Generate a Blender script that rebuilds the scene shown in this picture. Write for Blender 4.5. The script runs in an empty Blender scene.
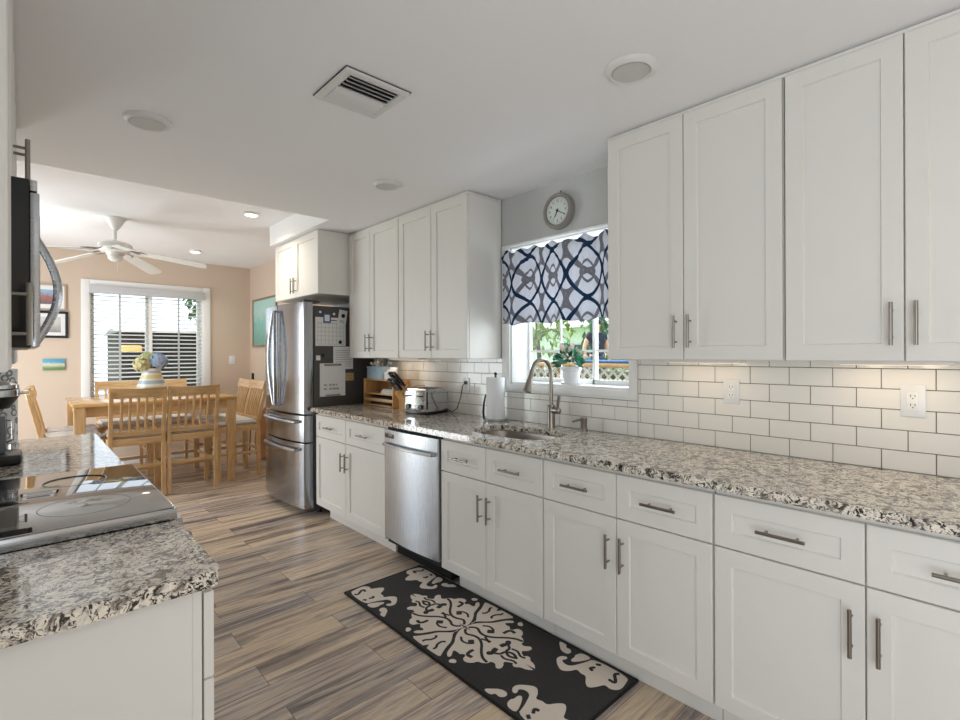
import bpy, bmesh, math, random
from mathutils import Vector, Matrix
R = math.radians
random.seed(7)
SC = bpy.context.scene
COL = SC.collection
# ---------------------------------------------------------------- camera
F_PX, YAW, ROLL, CY, EYE = 496.76, R(42.631), R(0.206), 353.99, 1.4032
cam = bpy.data.cameras.new('camera')
cam.sensor_width = 36.0
cam.lens = F_PX / 960.0 * 36.0
cam.shift_y = -(360.0 - CY) / 960.0
cam.clip_start = 0.02
cam.clip_end = 200
co = bpy.data.objects.new('camera', cam)
COL.objects.link(co)
_r0 = Vector((math.cos(YAW), -math.sin(YAW), 0)); _u0 = Vector((0, 0, 1)); _fw = Vector((math.sin(YAW), math.cos(YAW), 0))
_r = _r0 * math.cos(ROLL) - _u0 * math.sin(ROLL)
_u = _r0 * math.sin(ROLL) + _u0 * math.cos(ROLL)
co.matrix_world = Matrix(((_r.x, _u.x, -_fw.x, 0), (_r.y, _u.y, -_fw.y, 0), (_r.z, _u.z, -_fw.z, EYE), (0, 0, 0, 1)))
SC.camera = co
# ---------------------------------------------------------------- light
SC.view_settings.view_transform = 'Standard'
SC.view_settings.look = 'None'
SC.view_settings.gamma = 1
SC.view_settings.use_curve_mapping = False
SC.view_settings.exposure = 0.16
SC.cycles.sample_clamp_indirect = 6
SC.cycles.max_bounces = 10
SC.cycles.diffuse_bounces = 6
SC.cycles.transparent_max_bounces = 16
W = bpy.data.worlds.new('sky'); SC.world = W
W.use_nodes = True
bg = W.node_tree.nodes['Background']
bg.inputs[0].default_value = (0.80, 0.90, 1.0, 1)
bg.inputs[1].default_value = 2.0

def lamp(name, kind, loc, energy, color=(1, 1, 1), size=None, rot=None, to=None, **kw):
    l = bpy.data.lights.new(name, kind)
    l.energy = energy; l.color = color
    if kind == 'AREA':
        l.shape = kw.get('shape', 'RECTANGLE')
        l.size, l.size_y = size
        if 'spread' in kw: l.spread = R(kw['spread'])
    if kind == 'SPOT':
        l.spot_size = R(kw.get('angle', 120)); l.spot_blend = 0.8; l.shadow_soft_size = kw.get('soft', .05)
    if kind == 'SUN': l.angle = R(0.6)
    o = bpy.data.objects.new(name, l); COL.objects.link(o)
    o.location = loc
    if to is not None: o.rotation_euler = (Vector(to)).to_track_quat('-Z', 'Y').to_euler()
    return o
lamp('sun', 'SUN', (0, 20, 20), 9.0, (1.0, .95, .86), to=(0.16, -1.0, -.95))
# daylight at sink window and unseen patio door, plus two added fills
lamp('rear_fill', 'AREA', (1.05, -2.25, 1.25), 9, (1.0, .90, .78), size=(2.5, 2.1), to=(0, 1, 0))  # warm fill added in an unseen rear opening
lamp('side_fill', 'AREA', (-.36, -.75, 1.1), 31, (.88, .95, 1.0), size=(1.5, 2.0), to=(1, .15, .28))  # cool fill added in an unseen side opening, for the cabinet fronts
lamp('daylight_patio_door', 'AREA', (-1.0, 6.15, 1.15), 52, (.88, .95, 1.0), size=(1.7, 2.0), to=(1, 0, 0))
lamp('daylight_sink_window', 'AREA', (2.78, 1.93, 1.65), 16, (.86, .94, 1.0), size=(.85, .85), to=(-1, 0, -.15))

# ---------------------------------------------------------------- materials
def S(c):
    if isinstance(c, str):
        c = [int(c[i:i + 2], 16) / 255 for i in (0, 2, 4)]
    return tuple((x / 12.92 if x <= .04045 else ((x + .055) / 1.055) ** 2.4) for x in c) + (1,)

class NT:
    def __init__(s, name):
        s.m = bpy.data.materials.new(name); s.m.use_nodes = True
        s.t = s.m.node_tree; s.b = s.t.nodes['Principled BSDF']
    def n(s, typ, **kw):
        x = s.t.nodes.new(typ)
        for k, v in kw.items():
            if k.startswith('i_'):
                key = k[2:]; key = int(key) if key.isdigit() else key.replace('_', ' ')
                x.inputs[key].default_value = v
            else: setattr(x, k, v)
        return x
    def l(s, a, b): s.t.links.new(a, b)
    def math(s, op, a, b=None, c=None):
        x = s.n('ShaderNodeMath', operation=op)
        for i, v in enumerate((a, b, c)):
            if v is None: continue
            if isinstance(v, (int, float)): x.inputs[i].default_value = v
            else: s.l(v, x.inputs[i])
        return x.outputs[0]
    def obj(s, scale=(1, 1, 1), rot=(0, 0, 0)):
        tc = s.n('ShaderNodeTexCoord'); mp = s.n('ShaderNodeMapping')
        mp.inputs['Scale'].default_value = scale; mp.inputs['Rotation'].default_value = rot
        s.l(tc.outputs['Object'], mp.inputs[0]); return mp.outputs[0]
    def noise(s, vec, scale, detail=3, rough=.5, dist=0):
        x = s.n('ShaderNodeTexNoise'); x.inputs['Scale'].default_value = scale
        x.inputs['Detail'].default_value = detail; x.inputs['Roughness'].default_value = rough
        x.inputs['Distortion'].default_value = dist
        s.l(vec, x.inputs['Vector']); return x.outputs[0]
    def ramp(s, fac, stops):
        x = s.n('ShaderNodeValToRGB'); e = x.color_ramp.elements
        while len(e) > len(stops): e.remove(e[-1])
        while len(e) < len(stops): e.new(.5)
        for k, (p, c) in enumerate(stops): e[k].position = p; e[k].color = S(c)
        s.l(fac, x.inputs[0]); return x.outputs[0]
    def mix(s, fac, a, b, mode='MIX'):
        x = s.n('ShaderNodeMix', data_type='RGBA', blend_type=mode)
        for i, v in ((0, fac), (6, a), (7, b)):
            if isinstance(v, (int, float)): x.inputs[i].default_value = v
            elif isinstance(v, (str, tuple)): x.inputs[i].default_value = S(v) if isinstance(v, str) else v
            else: s.l(v, x.inputs[i])
        return x.outputs[2]
    def bump(s, h, strength=.2, dist=.002):
        x = s.n('ShaderNodeBump'); x.inputs['Strength'].default_value = strength; x.inputs['Distance'].default_value = dist
        s.l(h, x.inputs['Height']); s.l(x.outputs[0], s.b.inputs['Normal'])
    def set(s, **kw):
        for k, v in kw.items():
            s.b.inputs[k.replace('_', ' ')].default_value = v
        return s
    def col(s, v): s.l(v, s.b.inputs['Base Color'])

def plain(name, c, rough=.5, metal=0, var=.04, scale=9, bump=0, **kw):
    m = NT(name); m.set(Roughness=rough, Metallic=metal, **kw)
    v = m.obj(); n = m.noise(v, scale, 3)
    c = S(c)
    lo = tuple(x * (1 - var) for x in c[:3]) + (1,); hi = tuple(min(1, x * (1 + var)) for x in c[:3]) + (1,)
    m.col(m.mix(n, lo, hi))
    if bump: m.bump(m.noise(v, scale * 12, 3), bump, .001)
    return m.m

def steel(name, c, rough=.28, stretch=(2, 2, 120), var=.1):
    m = NT(name); m.set(Metallic=1.0)
    v = m.obj(stretch); n = m.noise(v, 3, 4, .6)
    c = S(c); m.col(m.mix(n, tuple(x * (1 - var) for x in c[:3]) + (1,), tuple(min(1, x * (1 + var)) for x in c[:3]) + (1,)))
    rr = m.math('MULTIPLY_ADD', n, .12, rough - .06); m.l(rr, m.b.inputs['Roughness'])
    m.bump(n, .03, .001)
    return m.m

def emis(name, c, strength):
    m = NT(name); m.b.inputs['Base Color'].default_value = S(c)
    m.b.inputs['Emission Color'].default_value = S(c); m.b.inputs['Emission Strength'].default_value = strength
    return m.m

def glass(name, tint=(1, 1, 1, 1), refl=.08):
    m = NT(name); t = m.t
    tr = m.n('ShaderNodeBsdfTransparent'); tr.inputs[0].default_value = tint
    gl = m.n('ShaderNodeBsdfGlossy'); gl.inputs['Roughness'].default_value = .02
    fr = m.n('ShaderNodeFresnel'); fr.inputs[0].default_value = 1.45
    mx = m.n('ShaderNodeMixShader')
    m.l(m.math('MULTIPLY', fr.outputs[0], refl * 10), mx.inputs[0]); m.l(tr.outputs[0], mx.inputs[1]); m.l(gl.outputs[0], mx.inputs[2])
    m.l(mx.outputs[0], t.nodes['Material Output'].inputs[0])
    return m.m

def wood(name, light, dark, axis='z', rough=.4, scale=1.0):
    st = {'x': (1.2, 14, 14), 'y': (14, 1.2, 14), 'z': (14, 14, 1.2)}[axis]
    m = NT(name); m.set(Roughness=rough)
    v = m.obj(tuple(s * scale for s in st)); n = m.noise(v, 3.0, 5, .6, 1.2)
    m.col(m.ramp(n, [(.3, dark), (.65, light)])); m.bump(n, .06, .001)
    return m.m

def granite():
    m = NT('speckled_granite'); m.set(Roughness=.07, Specular_IOR_Level=.8, IOR=1.6)
    v = m.obj()
    warp = m.n('ShaderNodeVectorMath', operation='MULTIPLY_ADD')
    nz = m.n('ShaderNodeTexNoise'); nz.inputs['Scale'].default_value = 22; m.l(v, nz.inputs['Vector'])
    m.l(nz.outputs['Color'], warp.inputs[0]); warp.inputs[1].default_value = (.03, .03, .03); m.l(v, warp.inputs[2])
    v2 = warp.outputs[0]
    big = m.noise(v2, 34, 5, .65, .5)
    base = m.ramp(big, [(.34, '4a4541'), (.41, '8f877f'), (.46, 'd6cfc5'), (.56, 'f7efe0'), (.68, 'e8dfd1'), (.78, 'a9a199')])
    fine = m.noise(v2, 84, 5, .65, 1.2)
    dk = m.ramp(fine, [(.44, 'ffffff'), (.475, '000000')])
    c = m.mix(dk, base, '0e0d0d')
    br = m.noise(v2, 46, 3, .5, .2)
    c = m.mix(m.ramp(br, [(.60, '000000'), (.68, 'a0a0a0')]), c, '7b6b5c')
    m.col(c)
    return m.m

def planks():
    m = NT('wood_plank_floor'); m.set(Roughness=.34)
    tc = m.n('ShaderNodeTexCoord'); v = tc.outputs['Object']
    br = m.n('ShaderNodeTexBrick', offset=.37, offset_frequency=2)
    br.inputs['Color1'].default_value = (0, 0, 0, 1); br.inputs['Color2'].default_value = (1, 1, 1, 1); br.inputs['Mortar'].default_value = (.5, .5, .5, 1)
    br.inputs['Scale'].default_value = 1; br.inputs['Mortar Size'].default_value = .0012; br.inputs['Mortar Smooth'].default_value = .1
    br.inputs['Brick Width'].default_value = 1.22; br.inputs['Row Height'].default_value = .18
    m.l(v, br.inputs['Vector'])
    tone = br.outputs['Color']
    # grain, different on every plank
    off = m.n('ShaderNodeVectorMath', operation='MULTIPLY_ADD')
    m.l(tone, off.inputs[0]); off.inputs[1].default_value = (31, 17, 5); m.l(v, off.inputs[2])
    mp = m.n('ShaderNodeMapping'); mp.inputs['Scale'].default_value = (.55, 8, 1); m.l(off.outputs[0], mp.inputs[0])
    g = m.noise(mp.outputs[0], 1.7, 7, .66, .8)
    mp2 = m.n('ShaderNodeMapping'); mp2.inputs['Scale'].default_value = (3, 85, 1); m.l(off.outputs[0], mp2.inputs[0])
    g2 = m.noise(mp2.outputs[0], 2, 5, .68, .5)
    cA = m.ramp(g, [(.32, '6a6160'), (.41, '958c8a'), (.48, 'bdb2ac'), (.55, 'ddcfc0'), (.63, 'b5aaa5'), (.72, '8a8280')])
    cB = m.ramp(g, [(.32, '7d6e66'), (.41, 'b3a291'), (.49, 'dfcbb2'), (.58, 'eddcc4'), (.67, 'c9b9a9'), (.76, '9c8f88')])
    sep = m.n('ShaderNodeSeparateColor'); m.l(tone, sep.inputs[0])
    c = m.mix(m.ramp(sep.outputs[0], [(.35, '000000'), (.80, 'e0e0e0')]), cA, cB)
    hue = m.math('FRACT', m.math('MULTIPLY', sep.outputs[0], 7.31))
    c = m.mix(.42, c, m.ramp(g2, [(.36, '38322f'), (.60, 'd8d2ca')]), 'OVERLAY')
    hue = m.math('FRACT', m.math('MULTIPLY', sep.outputs[0], 7.31))
    c = m.mix(.3, c, m.ramp(hue, [(0, '8a8682'), (.5, 'c4bfba'), (1, 'f6f1ea')]), 'MULTIPLY')
    c = m.mix(br.outputs['Fac'], c, '4e453e')
    m.col(c)
    h = m.math('SUBTRACT', m.math('MULTIPLY', g2, .25), br.outputs['Fac'])
    m.bump(h, .25, .0015)
    return m.m

def valance_cloth():
    m = NT('ogee_print_cloth'); m.set(Roughness=.85)
    tc = m.n('ShaderNodeTexCoord'); sp = m.n('ShaderNodeSeparateXYZ'); m.l(tc.outputs['UV'], sp.inputs[0])
    u, v = sp.outputs[0], sp.outputs[1]
    P, Q, V0, pw = .262, .315, .215, 1.5
    def oval(dv, rad, w, du=0):
        a = m.math('PINGPONG', m.math('ADD', u, du + 10 * P), P / 2)
        b = m.math('PINGPONG', m.math('ADD', v, 10 * Q - dv), Q / 2)
        a = m.math('POWER', m.math('DIVIDE', a, P / 2 * rad), pw); b = m.math('POWER', m.math('DIVIDE', b, Q / 2 * rad), pw)
        d = m.math('POWER', m.math('ADD', a, b), 1 / pw)
        return m.math('LESS_THAN', m.math('ABSOLUTE', m.math('SUBTRACT', d, .97)), w)
    grey = m.math('MAXIMUM', oval(V0 + Q / 2, 1.0, .085), oval(V0, .72, .11, P / 2))
    grey = m.math('MAXIMUM', grey, oval(V0, .42, .13))
    navy = oval(V0, 1.0, .08)
    base = m.mix(m.noise(m.obj((60, 60, 60)), 3, 2), 'd9dce4', 'e4e6ec')
    c = m.mix(grey, base, '8d8e97')
    c = m.mix(navy, c, '1f4166')
    m.col(c)
    tl = m.n('ShaderNodeBsdfTranslucent'); m.l(c, tl.inputs[0]); ms = m.n('ShaderNodeMixShader'); ms.inputs[0].default_value = .3
    m.l(m.b.outputs[0], ms.inputs[1]); m.l(tl.outputs[0], ms.inputs[2]); m.l(ms.outputs[0], m.t.nodes['Material Output'].inputs[0])
    return m.m

M = {}
M['white'] = plain('white_lacquer', 'e6e4df', .38, var=.012)
M['trimwhite'] = plain('white_trim_paint', 'eeeeec', .42, var=.01)
M['ceil'] = plain('ceiling_paint', 'f3f3f5', .9, var=.012, scale=3, bump=.02)
M['greywall'] = plain('grey_wall_paint', 'cbcccb', .8, var=.012, scale=4, bump=.02)
M['tan'] = plain('tan_wall_paint', 'd1bfad', .85, var=.015, scale=4, bump=.02)
M['tile'] = plain('glazed_white_tile', 'eeece7', .10, var=.02, scale=5)
M['grout'] = plain('dark_grout', '77736e', .9, var=.08, scale=60)
M['granite'] = granite()
M['floor'] = planks()
M['nickel'] = steel('brushed_nickel', '9a948c', .3, (60, 60, 60))
M['dnickel'] = steel('dark_satin_nickel', '96918a', .3, (60, 60, 60))
M['steel'] = steel('brushed_stainless', 'a4a7ac', .17, (90, 90, 1.5), .06)
M['steeldw'] = steel('window_lit_stainless', 'c4cad2', .26, (90, 90, 1.5), .05)  # window reflection put into the colour as brighter, bluer steel
M['steelh'] = steel('brushed_stainless_level', 'b9bcc0', .26, (2, 2, 160), .06)
M['chrome'] = steel('polished_chrome', 'd5d6d8', .1, (5, 5, 5), .03)
M['sinksteel'] = steel('satin_sink_steel', 'a09a93', .34, (40, 40, 40), .06)
M['black'] = plain('black_plastic', '0d0e10', .3, var=.1)
M['blackmat'] = plain('matt_black', '141313', .7, var=.1)
M['blackglass'] = plain('black_glass', '07080a', .05, var=.05, Specular_IOR_Level=.6)
M['cooktop'] = plain('ceramic_cooktop_glass', '3a3a3c', .03, var=.05, Specular_IOR_Level=1.0, IOR=2.6)
M['ring'] = plain('printed_burner_ring', '505052', .2)
M['fridgeside'] = plain('charcoal_fridge_side', '4a4846', .45, var=.05)
M['gap'] = plain('shadow_gap_black', '0a0a0a', .9)  # near-black stands in for shade in recesses
M['oak'] = wood('honey_oak', 'dcb98a', 'bd9662', 'z')
M['oakx'] = wood('honey_oak_across', 'dcb98a', 'bd9662', 'x')
M['oaky'] = wood('honey_oak_along', 'dbb079', 'bd8c4e', 'y')
M['bamboo'] = wood('bamboo_wood', 'd2a86d', 'b38450', 'z')
M['linen'] = plain('pale_printed_linen', 'd9d7d4', .9, var=.2, scale=38)
M['paper'] = plain('white_paper', 'e6e6e6', .8, var=.02)
M['ink'] = plain('grey_ink', '75777c', .8)
M['inkdk'] = plain('dark_ink', '26282c', .8)
M['rugblack'] = plain('charcoal_rug_pile', '333233', .95, var=.55, scale=170, bump=.5)
M['rugcream'] = plain('cream_rug_pile', 'dcd2c7', .95, var=.12, scale=170, bump=.5)
M['rugedge'] = plain('black_rug_binding', '0f0f10', .9, var=.2, scale=100)
M['glass'] = glass('window_glass')
M['blind'] = plain('white_blind_slat', 'c3c5c8', .5, var=.02)
M['blindshade'] = plain('blind_cord', 'b9bcbf', .7)
M['vent'] = plain('white_vent_metal', 'e2e2e0', .45, var=.02)
M['fanwhite'] = plain('white_fan_enamel', 'e8e7e3', .35, var=.02)
M['ceramic'] = plain('glazed_ceramic', 'e6e8ea', .15, var=.02)
M['leaf'] = plain('emerald_leaf', '48a583', .5, var=.4, scale=25)
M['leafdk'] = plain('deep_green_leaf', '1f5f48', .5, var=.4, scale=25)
M['pink'] = plain('blush_petal', 'e8cfc2', .7, var=.2, scale=40)
M['towel'] = plain('white_paper_towel', 'eceef0', .95, var=.02, scale=30, bump=.2)
M['valance'] = valance_cloth()
M['skin'] = plain('skin', 'd2a288', .6, var=.05)
M['hair'] = plain('dark_hair', '1f1814', .6, var=.2)
M['navy'] = plain('navy_cotton', '1c2536', .85, var=.1)
M['denim'] = plain('blue_denim', '2f4562', .85, var=.15, scale=40)
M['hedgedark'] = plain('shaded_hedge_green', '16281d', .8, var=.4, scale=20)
M['grass'] = plain('lawn', '7d9a5c', .95, var=.35, scale=8)
M['bark'] = plain('grey_bark', '6b5c4d', .9, var=.2, scale=20)
M['treeleaf'] = plain('yellow_green_leaf', '7f9c45', .6, var=.45, scale=12)  # yellow-green foliage colour
M['treedark'] = plain('dark_leaf', '3f6a45', .6, var=.45, scale=12)
M['siding'] = plain('pale_mint_siding', 'dbe8e2', .8, var=.05)
M['shingle'] = plain('grey_shingle', 'b4b4b2', .9, var=.25, scale=14)
M['lattice'] = plain('weathered_lattice', 'd8cdb8', .8, var=.1)
M['railwood'] = plain('tan_deck_wood', 'b88f5f', .7, var=.15)
M['tarp'] = plain('blue_tarp', '2d5a8e', .5, var=.1)
M['shed'] = plain('dark_shed_board', '1d1a18', .8, var=.2)
M['decking'] = plain('pale_decking', 'b9b2a6', .8, var=.1)
M['amber'] = emis('amber_glint_glow', 'd9a650', .45)  # glow stands in for a reflection in the window glass
M['canlit'] = emis('lit_lamp_lens', 'ffe6bd', 9)
M['barlit'] = emis('lit_bar_lens', 'ffe0b5', 1.0)
M['baffle'] = plain('grey_light_baffle', 'cfcfcd', .6)
M['lens'] = plain('frosted_lamp_lens', 'f4f4f2', .5, var=.02)
M['bluebin'] = plain('translucent_blue_plastic', 'a3bccd', .3, var=.3, scale=30)
M['kraft'] = plain('kraft_card', 'b89b70', .8, var=.1)

# ---------------------------------------------------------------- mesh helpers
class MB:
    def __init__(s): s.bm = bmesh.new(); s.uvs = None
    def box(s, x0, x1, y0, y1, z0, z1, bev=0, seg=2):
        b = bmesh.new()
        bmesh.ops.create_cube(b, size=1)
        for v in b.verts:
            v.co = Vector(((x0 + x1) / 2 + v.co.x * (x1 - x0), (y0 + y1) / 2 + v.co.y * (y1 - y0), (z0 + z1) / 2 + v.co.z * (z1 - z0)))
        if bev: bmesh.ops.bevel(b, geom=b.edges[:], offset=bev, segments=seg, profile=.5, affect='EDGES', clamp_overlap=True)
        return s.add(b)
    def add(s, b, mtx=None):
        if mtx is not None: bmesh.ops.transform(b, matrix=mtx, verts=b.verts)
        me = bpy.data.meshes.new('_t'); b.to_mesh(me); b.free(); s.bm.from_mesh(me); bpy.data.meshes.remove(me); return s
    def cyl(s, p0, p1, r0, r1=None, seg=16, cap=True):
        p0, p1 = Vector(p0), Vector(p1); r1 = r0 if r1 is None else r1
        d = p1 - p0; b = bmesh.new()
        bmesh.ops.create_cone(b, cap_ends=cap, segments=seg, radius1=r0, radius2=r1, depth=d.length)
        q = Vector((0, 0, 1)).rotation_difference(d.normalized())
        return s.add(b, Matrix.Translation((p0 + p1) / 2) @ q.to_matrix().to_4x4())
    def sph(s, c, r, seg=16, rings=10):
        if isinstance(r, (int, float)): r = (r, r, r)
        b = bmesh.new(); bmesh.ops.create_uvsphere(b, u_segments=seg, v_segments=rings, radius=1)
        return s.add(b, Matrix.Translation(c) @ Matrix.Diagonal((*r, 1)))
    def ico(s, c, r, sub=1):
        if isinstance(r, (int, float)): r = (r, r, r)
        b = bmesh.new(); bmesh.ops.create_icosphere(b, subdivisions=sub, radius=1)
        return s.add(b, Matrix.Translation(c) @ Matrix.Rotation(random.random() * 6, 4, 'Z') @ Matrix.Diagonal((*r, 1)))
    def lathe(s, prof, c=(0, 0, 0), seg=32, mtx=None):
        b = bmesh.new(); rings = []
        for r, z in prof:
            rings.append([b.verts.new((r * math.cos(2 * math.pi * k / seg), r * math.sin(2 * math.pi * k / seg), z)) for k in range(seg)])
        for a, c2 in zip(rings, rings[1:]):
            for k in range(seg):
                b.faces.new((a[k], a[(k + 1) % seg], c2[(k + 1) % seg], c2[k]))
        if prof[0][0] > 1e-6: b.faces.new(rings[0][::-1])
        if prof[-1][0] > 1e-6: b.faces.new(rings[-1])
        bmesh.ops.remove_doubles(b, verts=b.verts, dist=1e-6)
        bmesh.ops.recalc_face_normals(b, faces=b.faces)
        return s.add(b, Matrix.Translation(c) @ (mtx or Matrix.Identity(4)))
    def tube(s, pts, r, seg=10, cap=True):
        pts = [Vector(p) for p in pts]; n = len(pts)
        rs = r if isinstance(r, (list, tuple)) else [r] * n
        b = bmesh.new(); rings = []; up = None
        for i, p in enumerate(pts):
            t = (pts[min(i + 1, n - 1)] - pts[max(i - 1, 0)]).normalized()
            if up is None:
                up = Vector((0, 0, 1)) if abs(t.z) < .9 else Vector((1, 0, 0))
            a = (up - t * up.dot(t)).normalized(); up = a; c = t.cross(a)
            rings.append([b.verts.new(p + (a * math.cos(2 * math.pi * k / seg) + c * math.sin(2 * math.pi * k / seg)) * rs[i]) for k in range(seg)])
        for A, B in zip(rings, rings[1:]):
            for k in range(seg): b.faces.new((A[k], A[(k + 1) % seg], B[(k + 1) % seg], B[k]))
        if cap: b.faces.new(rings[0][::-1]); b.faces.new(rings[-1])
        bmesh.ops.recalc_face_normals(b, faces=b.faces)
        return s.add(b)
    def prism(s, poly, h, mtx=None, bev=0):
        """poly in XY, extruded 0..h along Z, then mtx"""
        b = bmesh.new(); vs = [b.verts.new((p[0], p[1], 0)) for p in poly]
        f = b.faces.new(vs); g = bmesh.ops.extrude_face_region(b, geom=[f])
        for v in g['geom']:
            if isinstance(v, bmesh.types.BMVert): v.co.z += h
        bmesh.ops.recalc_face_normals(b, faces=b.faces)
        if bev: bmesh.ops.bevel(b, geom=b.edges[:], offset=bev, segments=2, affect='EDGES', clamp_overlap=True)
        bmesh.ops.triangulate(b, faces=[f for f in b.faces if len(f.verts) > 4])
        return s.add(b, mtx)
    def strip(s, pts, w, h, z0=0):
        """flat ribbon of width w following pts in XY, thickness h, round ends"""
        pts = [Vector((p[0], p[1])) for p in pts]; n = len(pts); L = []; Rr = []
        for i, p in enumerate(pts):
            t = (pts[min(i + 1, n - 1)] - pts[max(i - 1, 0)]).normalized(); q = Vector((-t.y, t.x)) * w / 2
            if i in (0, n - 1): q *= .55
            L.append(p + q); Rr.append(p - q)
        b = bmesh.new()
        lv = [b.verts.new((p.x, p.y, z0)) for p in L]; rv = [b.verts.new((p.x, p.y, z0)) for p in Rr]
        fs = [b.faces.new((lv[i], rv[i], rv[i + 1], lv[i + 1])) for i in range(n - 1)]
        g = bmesh.ops.extrude_face_region(b, geom=fs)
        for v in g['geom']:
            if isinstance(v, bmesh.types.BMVert): v.co.z += h
        bmesh.ops.recalc_face_normals(b, faces=b.faces)
        return s.add(b)
    def quad(s, pts):
        s.bm.faces.new([s.bm.verts.new(p) for p in pts]); return s
    def build(s, name, m, parent=None, smooth=35, label=None):
        me = bpy.data.meshes.new(name)
        off = OFF.get(parent.name) if parent else None
        if off is not None:
            for v in s.bm.verts: v.co -= off
        s.bm.to_mesh(me); s.bm.free()
        for x in (m if isinstance(m, (list, tuple)) else [m]): me.materials.append(M[x] if isinstance(x, str) else x)
        if smooth:
            for p in me.polygons: p.use_smooth = True
            me.set_sharp_from_angle(angle=R(smooth))
        o = bpy.data.objects.new(name, me); COL.objects.link(o)
        if parent:
            o.parent = parent
            if off is not None: OFF[o.name] = off
        if label: o['label'] = label
        return o
OFF = {}
def thing(name, label, cat, loc=(0, 0, 0), rz=0, group=None, world=True):
    """Empty at the thing's base. world=True: parts are modelled in room coordinates; False: around the origin"""
    o = bpy.data.objects.new(name, None); COL.objects.link(o)
    o.empty_display_size = .05
    o.location = loc; o.rotation_euler = (0, 0, rz)
    o['label'] = label; o['category'] = cat
    if group: o['group'] = group
    OFF[o.name] = Vector(loc) if world else Vector((0, 0, 0))
    return o
def tag(o, label, cat, group=None):
    o['label'] = label; o['category'] = cat
    if group: o['group'] = group
    return o
def struct(o):
    o['kind'] = 'structure'; return o
def dup(root, loc, rz, label, group=None):
    r = root.copy(); COL.objects.link(r); r.location = loc; r.rotation_euler = (0, 0, rz); r['label'] = label
    if group: r['group'] = group
    for ch in list(root.children):
        c = ch.copy(); COL.objects.link(c); c.parent = r
        for g in list(ch.children):
            d = g.copy(); COL.objects.link(d); d.parent = c
    return r
BX = lambda *a, **k: MB().box(*a, **k)

# ================================================================= SETTING
XW, XL, ZK, ZD, YF, YK = 2.50, -.33, 2.495, 2.69, 7.78, 3.79
struct(BX(-2.6, 2.75, -4.6, 8.0, -.08, 0).build('floor', 'floor'))
struct(BX(-2.6, 2.75, -4.6, YK, ZK, 2.85).build('ceiling', 'ceil'))
struct(BX(-2.6, 2.75, -4.6, -4.5, 0, ZK).build('wall_rear_sky_block', 'tan'))  # unseen wall added to keep sky light out of the rear opening
struct(BX(2.62, 2.74, -4.5, -2.4, 0, ZK).build('wall_rear_sky_block', 'tan'))
struct(BX(-2.6, -2.5, -4.5, 1.0, 0, ZK).build('wall_side_sky_block', 'tan'))  # unseen wall added to keep sky light out of the side opening
struct(BX(-2.5, -.45, .9, 1.0, 0, ZK).build('wall_side_sky_block', 'tan'))
struct(BX(-1.6, 2.75, YK + .001, 8.0, ZD, 2.85).build('ceiling', 'ceil'))
struct(BX(1.83, 2.50, YK + .0001, 5.10, ZK, ZD - .001).build('ceiling_soffit', 'ceil'))
# right wall with the sink window opening (Y 1.47..2.396, Z 1.19..2.14)
WY0, WY1, WZ0, WZ1 = 1.472, 2.396, 1.195, 2.14
b = MB()
b.box(XW, 2.72, -2.4, WY0, 0, ZK); b.box(XW, 2.72, WY1, 5.10, 0, ZD); b.box(XW, 2.72, WY0, WY1, 0, WZ0); b.box(XW, 2.72, WY0, WY1, WZ1, ZK)
struct(b.build('wall_right', 'greywall'))
struct(BX(XW, 2.72, 5.101, YF, 0, ZD).build('wall_right', 'tan'))
FX0, FX1, FZ0, FZ1 = .61, 1.872, .84, 2.262
b = MB()
b.box(-1.6, FX0, YF, 7.98, 0, ZD); b.box(FX1, 2.72, YF, 7.98, 0, ZD); b.box(FX0, FX1, YF, 7.98, 0, FZ0); b.box(FX0, FX1, YF, 7.98, FZ1, ZD)
struct(b.build('wall_far', 'tan'))
b = MB()   # kitchen side of the left wall, with a side opening added for the fill light
b.box(-.45, XL, .05, 3.74, 0, ZK); b.box(-.45, XL, -2.4, -1.55, 0, ZK); b.box(-.45, XL, -1.55, .05, 2.25, ZK)
struct(b.build('wall_left', 'greywall'))
b = MB()
b.box(-1.12, -1.0, 3.75, 5.25, 0, ZD); b.box(-1.12, -1.0, 7.05, 7.78, 0, ZD); b.box(-1.12, -1.0, 5.25, 7.05, 2.18, ZD); b.box(-1.12, XL, 3.741, 3.79, 0, ZD)
struct(b.build('wall_left', 'tan'))
b = MB()
b.box(-.45, -.22, -2.4, -2.2, 0, ZK); b.box(2.32, 2.72, -2.4, -2.2, 0, ZK); b.box(-.22, 2.32, -2.4, -2.2, 2.32, ZK)
struct(b.build('wall_back', 'greywall'))
struct(BX(-1.0, 2.499, YF - .014, YF - .001, .001, .10, bev=.003).build('baseboard_far', 'trimwhite'))
struct(BX(XW - .014, XW - .001, 5.2, YF - .016, .001, .10, bev=.003).build('baseboard_right', 'trimwhite'))

# subway tile on the right wall: real tiles over grout
ZC = .945
def tiles(ymin, ymax, zmin, zmax):
    b = MB(); gap = .0016
    for r in range(7):
        z0 = ZC + .079 * r; z1 = z0 + .079
        z0, z1 = max(z0, zmin), min(z1, zmax)
        if z1 - z0 < .008: continue
        y = ymin - ((ymin - (.61 if r % 2 else .53)) % .16)
        while y < ymax:
            a, c = max(y, ymin), min(y + .16, ymax)
            if c - a > .006:
                b.box(XW - .0095, XW - .003, a + gap, c - gap, z0 + gap, z1 - gap, bev=.0012, seg=1)
            y += .16
    return b
b = MB()
for (a, c, z0, z1) in ((-.2, 1.424, ZC, 1.372), (1.424, 2.467, ZC, 1.140), (2.467, 4.18, ZC, 1.372)):
    t = tiles(a, c, z0, z1); me = bpy.data.meshes.new('_t'); t.bm.to_mesh(me); t.bm.free(); b.bm.from_mesh(me)
struct(b.build('wall_backsplash', 'tile', smooth=0))
b = MB()
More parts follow.
